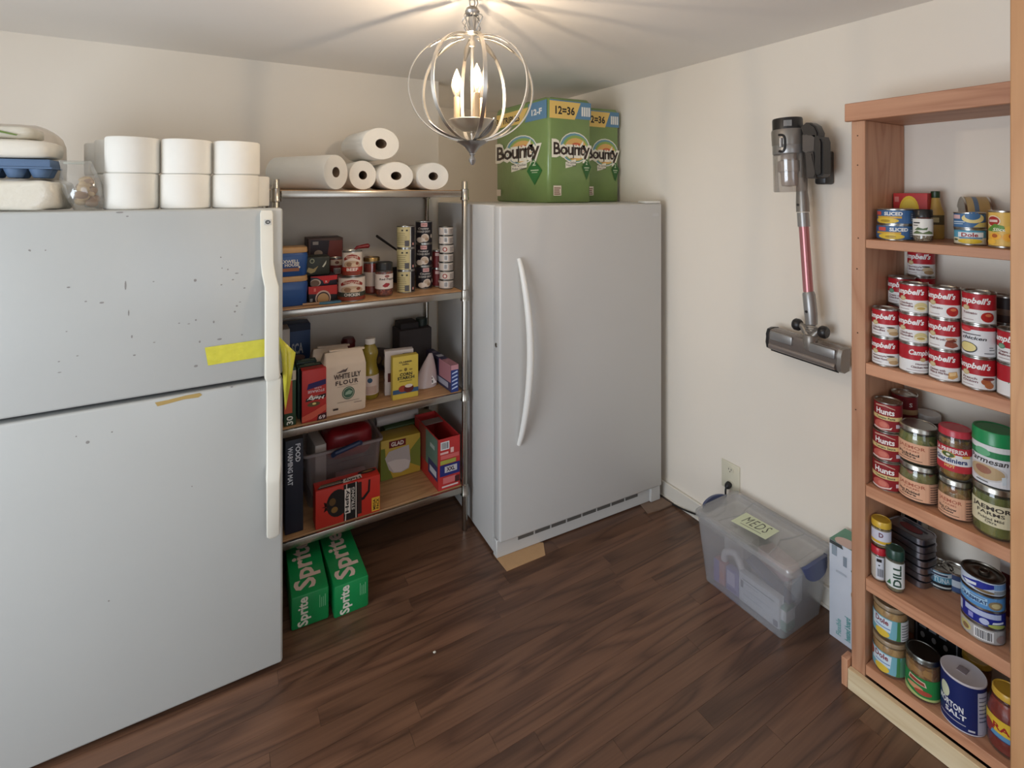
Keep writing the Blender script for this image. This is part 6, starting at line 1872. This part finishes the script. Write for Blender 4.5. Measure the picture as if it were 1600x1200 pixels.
# ================================================================== outlet, plug and cord on the right wall
po, p1 = onX(1128.5, 716, XW), onX(1156.5, 722, XW)
pc_ = onX(1142.5, 744, XW)
wY, hZ = abs(po.y - p1.y), .118
IV = pm('outlet_ivory', (216, 210, 188), .4, var=.02)
ot = thing('wall_outlet', 'ivory wall outlet plate above the clear storage bin', 'outlet', (XW, pc_.y, pc_.z))
B().box(-.006, -.0005, -wY / 2, wY / 2, -hZ / 2, hZ / 2, IV, .002, 2).build('cover_plate', ot)
for s in (1, -1):
    rc_ = B().prism([(.017 * math.cos(a), .0145 * max(-.85, min(.85, math.sin(a)))) for a in [2 * PI * k / 20 for k in range(20)]], .0025, IV, Matrix.Translation((-.0062, 0, s * .028)) @ Matrix.Rotation(-PI / 2, 4, 'Y') @ Matrix.Rotation(PI / 2, 4, 'Z')).build('receptacle', ot)
    sl = B()
    for y_, z_, w_, h_ in ((-.006, .004, .0022, .008), (.006, .004, .0022, .007), (0, -.006, .004, .004)):
        if s == 1: sl.box(-.0095, -.0088, y_ - w_ / 2, y_ + w_ / 2, s * .028 + z_ - h_ / 2, s * .028 + z_ + h_ / 2, DARK)
    if s == 1: q = sl.build('slots', rc_); q.matrix_parent_inverse = Matrix.Identity(4)
BLK = pm('black_rubber', (24, 24, 25), .5)
cbm = B()
pz = pc_.z - .028
x_ = XW - .0092
pl_ = thing('power_cord', 'black plug and cord hanging from the outlet along the baseboard', 'cord', (XW - .02, pc_.y, 0))
B().lathe([(0, 0), (.011, 0), (.013, .006), (.013, .016), (.009, .024), (.005, .028), (0, .028)], BLK, 16, Matrix.Translation((.010, 0, pz)) @ Matrix.Rotation(-PI / 2 - .5, 4, 'Y')).build('plug', pl_)
yw = pc_.y
path = [(-.014, 0, pz - .012), (-.016, .001, pz - .03), (-.010, .004, pz - .09), (-.004, .02, .12), (-.003, .10, .05), (-.006, .24, .012), (-.012, .36, .0075), (-.008, .46, .03), (-.004, .52, .03), (.0, .60, .02)]
def smooth(pts, n=6):
    pts = [Vector(p) for p in pts]; out = []
    for i in range(len(pts) - 1):
        p0, p1, p2, p3 = pts[max(i - 1, 0)], pts[i], pts[i + 1], pts[min(i + 2, len(pts) - 1)]
        for k in range(n):
            t = k / n
            out.append(.5 * ((2 * p1) + (-p0 + p2) * t + (2 * p0 - 5 * p1 + 4 * p2 - p3) * t * t + (-p0 + 3 * p1 - 3 * p2 + p3) * t ** 3))
    return out + [pts[-1]]
B().tube(smooth(path), .0038, BLK, 8).build('cable', pl_)

# ================================================================== clear storage bin labelled MEDS
BP = film('bin_plastic', (240, 242, 246), .21, .22, .4)
BPL = film('bin_lid_plastic', (238, 240, 242), .18, .22, .4)
bx0, bx1, by0, by1, bh = 1.622, 1.876, .976, 1.372, .245
bi = thing('storage_bin', 'clear plastic storage bin with lid and blue latches by the wall', 'storage bin', ((bx0 + bx1) / 2, (by0 + by1) / 2, 0))
w_, d_ = bx1 - bx0, by1 - by0
b = B()
def rr4(w, d, z, rad=.16): return rrect(0, 0, w / 2, d / 2, z, 5, rad)
T_k = .003
b.loft([rr4(w_ * .90 - 2 * T_k, d_ * .80 - 2 * T_k, .004), rr4(w_ * .985 - 2 * T_k, d_ * .97 - 2 * T_k, bh), rr4(w_ * .985, d_ * .97, bh), rr4(w_ * .90, d_ * .80, .0008)], BP)
b.build('tub', bi)
b = B()
b.loft([rr4(w_ * 1.0, d_ * 1.0, bh - .014), rr4(w_ * 1.02, d_ * 1.0, bh - .012), rr4(w_ * 1.02, d_ * 1.0, bh + .004), rr4(w_ * .98, d_ * .97, bh + .012), rr4(w_ * .90, d_ * .90, bh + .013), rr4(w_ * .86, d_ * .86, bh + .006)], BPL)
ldo = b.build('lid', bi)
ledge = B()
a_ = [(-w_ * .40, -d_ * .26 + .08 * 0), (-w_ * .2, -d_ * .24), (0, -d_ * .20), (w_ * .2, -d_ * .24), (w_ * .40, -d_ * .26)]
for s in (1, -1):
    ledge.tube([(x, y_ * s, bh + .0075) for x, y_ in a_], .0022, BPL, 6)
ledge.build('lid_ridge', bi)
BLH = pm('latch_blue', (74, 84, 118), .4, var=.03)
for s in (1, -1):
    hb = B()
    rings = []
    for i in range(11):
        k = -1 + 2 * i / 10
        bow = (1 - k * k)
        y_ = s * (d_ / 2 + .002 + .014 * bow ** .5)
        rings.append([(k * .072, y_ - s * .010, bh + .016 - .012 * k * k), (k * .072, y_, bh + .014 - .012 * k * k), (k * .072, y_ + s * .002, bh - .050 * bow ** .4 + .004), (k * .072, y_ - s * .004, bh - .050 * bow ** .4 + .004)])
    hb.loft(rings, BLH)
    hb.build('latch_handle', bi)
# paper sign on the lid
q = [onZ(1142, 814, bh + .0142), onZ(1196, 843, bh + .0142), onZ(1218, 830, bh + .0142), onZ(1166, 801, bh + .0142)]
sg = B()
sg.faces([(p.x, p.y, p.z) for p in q] + [(p.x, p.y, p.z + .0006) for p in q], [(3, 2, 1, 0), (4, 5, 6, 7), (0, 1, 5, 4), (1, 2, 6, 5), (2, 3, 7, 6), (3, 0, 4, 7)], pm('sign_paper', (214, 222, 190), .7))
so = sg.build('paper_sign')
tag(so, 'pale green paper note lettered MEDS lying on the bin lid', 'note')
u_, v_ = q[1] - q[0], q[3] - q[0]
decal(so, [T_('MEDS', .16, .30, .86, .84, (96, 100, 84), bold=0.0, shear=.2, space=1.2), R_(.2, .16, .8, .19, (110, 114, 96))], lambda a, b_, l: q[0] + u_ * a + v_ * b_ + Vector((0, 0, .0009)))
# what is inside
bc_ = lambda x, y_: ((bx0 + bx1) / 2 + x, (by0 + by1) / 2 + y_)
def inb(name, label, x, y_, z, size, col, rz, faces=None, rx=0.0, cat='box'):
    X_, Y_ = bc_(x, y_)
    o = carton(name, label, cat, (X_, Y_, z), size, col, rz, 'things in the storage bin', .003, faces)
    if rx: o.rotation_euler = (rx, 0, rz)
    return o
inb('white_carton', 'large white printed medicine carton in the front of the storage bin', -.078, -.055, .006, (.03, .155, .105), (220, 224, 232), 0, {'left': [R_(.05, .5, .12, .75, (80, 84, 110)), R_(.1, .8, .9, .83, (120, 130, 150)), R_(.1, .7, .5, .72, (150, 160, 176)), R_(.2, .5, .8, .52, (180, 188, 200)), R_(.86, .05, .97, .25, (90, 96, 130)), R_(.12, .3, .6, .32, (170, 178, 192))]})
inb('purple_carton', 'purple and white carton in the storage bin beside the white one', -.076, .052, .006, (.03, .055, .085), (132, 122, 186), 0, {'left': [R_(.1, .3, .7, .9, (196, 190, 222)), R_(.1, .1, .8, .2, (90, 80, 160))]})
inb('orange_carton', 'orange and violet carton at the end of the storage bin', -.076, .108, .006, (.03, .048, .085), (186, 120, 118), 0, {'left': [R_(0, 0, .5, 1, (116, 106, 182)), R_(.6, .3, .9, .6, (206, 120, 90))]})
inb('blue_tray', 'dark blue plastic case slanting across the storage bin', -.036, -.060, .105, (.045, .17, .018), (70, 82, 112), math.radians(3), None, math.radians(22), 'case')
inb('mask_carton', 'white carton lying on the others in the storage bin', .050, -.03, .006, (.085, .15, .095), (206, 206, 206), math.radians(8))
inb('tissue_pack', 'pink soft pack lying high in the storage bin', .048, -.04, .106, (.075, .12, .05), (214, 176, 178), math.radians(-12))
inb('green_carton', 'small green and white carton in the corner of the storage bin', -.06, -.140, .006, (.05, .025, .08), (110, 150, 136), 0, {'front': [R_(0, .4, 1, .9, (210, 214, 214))], 'left': [R_(0, .45, 1, .9, (214, 218, 218))]})
inb('white_carton', 'white carton deep in the far end of the storage bin', .035, .102, .006, (.11, .08, .14), (210, 208, 204), math.radians(4))
rb_ = B().tube(smooth([(bc_(-.072, .10)[0], bc_(0, .10)[1], .095), (bc_(-.076, .09)[0], bc_(0, .09)[1], .13), (bc_(-.072, .06)[0], bc_(0, .055)[1], .145), (bc_(-.07, .04)[0], bc_(0, .035)[1], .12), (bc_(-.072, .02)[0], bc_(0, .02)[1], .095)]), .012, pm('white_tubing', (226, 222, 224), .3), 10)
tag(rb_.build('coiled_tubing'), 'white looped tubing above the purple carton in the storage bin', 'tubing', 'things in the storage bin')

# ================================================================== white carton between bin and bookcase
pA = onZ(1286, 984, 0)
zt3 = CAMH - (836 - HY) * dep(pA) / F
y0_, y1_ = bc_y1 + .024, .952
dX = .10
fb = carton('heated_board_box', 'tall white and green carton with teal lettering between bin and bookcase', 'box', (1.796 + dX / 2, (y0_ + y1_) / 2, .0005), (dX, y1_ - y0_, zt3), (208, 214, 224), 0, None, .002,
       {'left': [T_('Flexible', .20, .06, .34, .23, (110, 168, 168), rot=90, bold=.02), T_('heated board', .44, .06, .60, .30, (96, 160, 160), rot=90, bold=.03), P_([(.66, .52), (1, .28), (1, .80), (.66, .80)], (222, 224, 234)), E_(.72, .55, .12, .06, (216, 204, 196)), E_(.71, .56, .09, .048, (136, 110, 84)), E_(.80, .43, .13, .05, (236, 236, 236)), E_(.80, .43, .09, .036, (120, 110, 96)), E_(1.0, .62, .10, .06, (240, 240, 240)), R_(.40, .80, .50, .90, (140, 152, 164)), R_(.08, .86, .22, .96, (150, 164, 176)), R_(.7, .83, .95, .90, (150, 164, 170)), R_(.2, .70, .5, .72, (186, 194, 204)), P_([(.02, .965), (.40, .965), (.36, 1), (.02, 1)], (70, 76, 76)), P_([(.62, .79), (1, .74), (1, .755), (.62, .805)], (80, 110, 104))],
        'top': [R_(0, 0, 1, 1, (104, 156, 134)), E_(.22, .62, .26, .3, (222, 196, 188)), R_(.4, .05, .9, .4, (206, 206, 190))]})

# ================================================================== cordless vacuum on the wall
GUN = pm('vac_gunmetal', (140, 134, 127), .36, metal=.5, var=.04)
VBL = pm('vac_black', (34, 32, 32), .38, var=.04)
VSI = pm('vac_silver', (156, 154, 152), .35, metal=.6, var=.04)
PNK = pm('vac_rose_tube', (186, 124, 126), .28, metal=.5, var=.03)
CLR = film('vac_clear_cup', (206, 196, 188), .22, .08, .5)
XV = 1.795
def V(px, py, X=XV): return onX(px, py, X)
base = V(1232, 300)
vc = thing('stick_vacuum', 'grey cordless stick vacuum with a rose tube hung on the wall', 'vacuum', (XV, base.y, 0))
def vp(bld, name, par=None):
    o = bld.build(name)
    o.parent = par or vc
    o.matrix_parent_inverse = Matrix.Translation((-XV, -base.y, 0)) if par is None else par.matrix_world.inverted() if False else Matrix.Translation((-XV, -base.y, 0))
    return o
cy = base.y
rC = .051
zz = lambda py: V(1232, py).z
tilt = Matrix.Translation((XV, cy, zz(243))) @ Matrix.Rotation(math.radians(-2.0), 4, 'X') @ Matrix.Translation((0, 0, -zz(243)))
vp(B().lathe([(0, zz(300)), (rC * .97, zz(300)), (rC * 1.02, zz(298)), (rC * 1.0, zz(240)), (rC * .98, zz(240))], CLR, 32, tilt), 'dust_cup')
inn = B().lathe([(0, zz(292)), (rC * .5, zz(290)), (rC * .55, zz(270)), (rC * .7, zz(268)), (rC * .7, zz(252)), (rC * .5, zz(250)), (rC * .5, zz(241)), (0, zz(241))], pm('vac_filter', (170, 156, 146), .5), 24, tilt)
vp(inn, 'cyclone_core')
vp(B().lathe([(rC * 1.0, zz(241)), (rC * 1.02, zz(240)), (rC * 1.02, zz(228)), (rC * 1.0, zz(227))], VSI, 32, tilt), 'cup_collar')
vp(B().lathe([(0, zz(227.5)), (rC * 1.02, zz(227.5)), (rC * 1.04, zz(226)), (rC * 1.06, zz(206)), (rC * 1.02, zz(203)), (0, zz(203))], GUN, 32, tilt), 'motor_housing')
vp(B().lathe([(0, zz(203.5)), (rC * .97, zz(203.5)), (rC * .97, zz(188)), (rC * .94, zz(185.5)), (0, zz(185.5))], VBL, 32, tilt), 'filter_cap')
gb = B()
phv = face_phi((XV, cy))
for i in range(7):
    a = phv - .28 + i * .075
    gb.tube([(XV + rC * .985 * math.cos(a), cy + rC * .985 * math.sin(a), zz(199)), (XV + rC * .985 * math.cos(a), cy + rC * .985 * math.sin(a), zz(190))], .0012, VSI, 5)
vp(gb, 'cap_ribs')['kind'] = 'stuff'
def on_cyl(a, z, k=1.05): return (XV + rC * k * math.cos(phv + a), cy + rC * k * math.sin(phv + a), z)
sl = B().tube(smooth([on_cyl(-.62, zz(212)), on_cyl(-.35, zz(213)), on_cyl(-.22, zz(218)), on_cyl(-.22, zz(232)), on_cyl(-.35, zz(238)), on_cyl(-.6, zz(237))], 5), .0042, VBL, 8)
vp(sl, 'latch_slot')
vp(B().tube([on_cyl(-.48, zz(217)), on_cyl(-.48, zz(231))], .0075, VSI, 10), 'release_latch')
# handle, battery and trigger between cup and wall
def vprism(pts, x0, x1, mat, name, bev=.006):
    P = [V(px, py) for px, py in pts]
    b = B()
    vs = [(x0, p.y, p.z) for p in P] + [(x1, p.y, p.z) for p in P]
    n = len(P)
    bv, ff = b.faces(vs, [tuple(range(n)), tuple(reversed(range(n, 2 * n)))] + [(i, (i + 1) % n, n + (i + 1) % n, n + i) for i in range(n)], mat)
    es = set()
    for f in ff[:2]: es.update(f.edges)
    bmesh.ops.bevel(b.bm, geom=list(es), offset=bev, segments=2, affect='EDGES')
    return vp(b, name)
vprism([(1254, 199), (1262, 192), (1270, 192), (1278, 197), (1283, 208), (1282, 216), (1275, 214), (1268, 209), (1258, 212)], XV - .016, XV + .030, VBL, 'handle_top')
vprism([(1256, 211), (1268, 208), (1277, 214), (1276, 236), (1262, 240), (1256, 236)], XV - .012, XV + .028, pm('vac_neck_grey', (84, 78, 74), .42, var=.04), 'handle_neck', .003)
vprism([(1276, 214), (1288, 214), (1291, 222), (1291, 272), (1286, 277), (1278, 277), (1274, 268)], XV - .020, XV + .035, VBL, 'hand_grip', .008)
vprism([(1263, 240), (1275, 238), (1279, 270), (1280, 279), (1265, 279)], XV - .022, XV + .04, pm('vac_dark_grey', (64, 58, 54), .45), 'battery_pack', .005)
dk = thing('wall_dock', 'small black wall bracket behind the stick vacuum handle', 'bracket', (XW - .02, V(1287, 260, 1.88).y, V(1287, 260, 1.88).z))
B().box(-.040, -.0008 + .02, -.02, .02, -.065, .055, VBL, .008, 2).build('bracket_body', dk)
B().lathe([(0, 0), (.004, 0), (.004, .002), (0, .002)], VSI, 10, Matrix.Translation((-.040, 0, .03)) @ Matrix.Rotation(-PI / 2, 4, 'Y')).build('screw', dk)
# tube
def vt(name, pts, rad, mat, X=XV + .02, seg=18):
    return vp(B().tube([V(px, py, X) for px, py in pts], rad, mat, seg), name)
XT = XV + .025
vt('wand_socket', [(1252, 236), (1253, 300), (1254, 318), (1254.5, 331)], [.017, .019, .0215, .0215], GUN, XT)
vt('wand_collar', [(1254.6, 332), (1256, 354)], .0195, VSI, XT)
vt('wand_tube', [(1256, 354), (1263, 456)], .0165, PNK, XT)
vt('lower_socket', [(1263, 456), (1264, 460), (1267, 490), (1268, 506)], [.018, .021, .0215, .019], VSI, XT)
for px, py in ((1247, 320), (1260, 487)):
    p = V(px, py, XT - .0205)
    vp(B().lathe([(0, .002), (.0045, .002), (.005, 0)], VBL, 14, Matrix.Translation(p) @ Matrix.Rotation(-PI / 2, 4, 'Y')), 'release_button')
# floor head, tilted along the wall
XH = 1.845
hA, hB = V(1206, 528, XH), V(1318, 563, XH)
ax = (hB - hA); ln = ax.length; ax.normalize()
upv = Vector((1, 0, 0)).cross(ax).normalized()
if upv.z < 0: upv = -upv
mid = (hA + hB) / 2
Mh = Matrix((( ax.x, upv.x, -1, mid.x), (ax.y, upv.y, 0, mid.y), (ax.z, upv.z, 0, mid.z), (0, 0, 0, 1)))
def hring(x, pts): return [Mh @ Vector((x, a, b)) for a, b in pts]
secL = [(-.040, -.03), (-.044, .0), (-.034, .022), (-.012, .030), (.008, .028), (.020, .030), (.038, .022), (.042, .0), (.038, -.03)]
vp(B().loft([hring(-ln / 2 + .006, secL), hring(ln / 2 - .006, secL)], pm('vac_head_smoke', (128, 118, 112), .22, metal=.4)), 'head_shell')
for s in (-1, 1):
    vp(B().loft([hring(s * (ln / 2 - .006), [(a * 1.05, b * 1.06) for a, b in secL]), hring(s * (ln / 2 + .006), [(a * 1.0, b * 1.0) for a, b in secL])], VBL if s < 0 else GUN), 'end_cap')
for x0, x1 in ((-ln / 2 + .012, -.032), (.030, ln / 2 - .012)):
    vp(B().box(x0, x1, .004, .036, .024, .0345, VSI, .004, 2, Mh), 'silver_panel')
vp(B().tube([Mh @ Vector((-ln / 2 + .01, -.022, .026)), Mh @ Vector((ln / 2 - .01, -.022, .026))], .012, pm('vac_clear_window', (150, 140, 134), .12, metal=.5), 12), 'roller_window')
vp(B().tube([Mh @ Vector((-ln / 2 + .008, -.041, .012)), Mh @ Vector((ln / 2 - .008, -.041, .012))], .004, VBL, 8), 'bumper_strip')
ct = V(1266, 532, XH - .01)
vp(B().lathe([(0, -.034), (.018, -.034), (.0225, -.026), (.023, .012), (.020, .020), (.012, .021), (0, .018)], GUN, 24, Matrix.Translation(ct)), 'swivel_joint')
for k in range(4):
    vp(B().lathe([(.0155, 0), (.0165, .0012), (.0155, .0025)], VSI, 20, Matrix.Translation(V(1267, 517 - k * 3.2, XT))), 'neck_ring')
for px, py, s in ((1246, 507, 1), (1287, 519, -1)):
    p = V(px, py, XH)
    vp(B().lathe([(0, -.013), (.017, -.013), (.0215, -.007), (.0215, .007), (.017, .013), (0, .013)], VBL, 24, Matrix.Translation(p) @ Mh.to_3x3().to_4x4() @ Matrix.Rotation(PI / 2, 4, 'Y')), 'wheel')
    p2 = V(px + s * 9, py + s * 3, XH)
    vp(B().tube([p, p2, ct + Vector((0, 0, .004))], [.012, .013, .014], GUN, 12), 'wheel_axle')
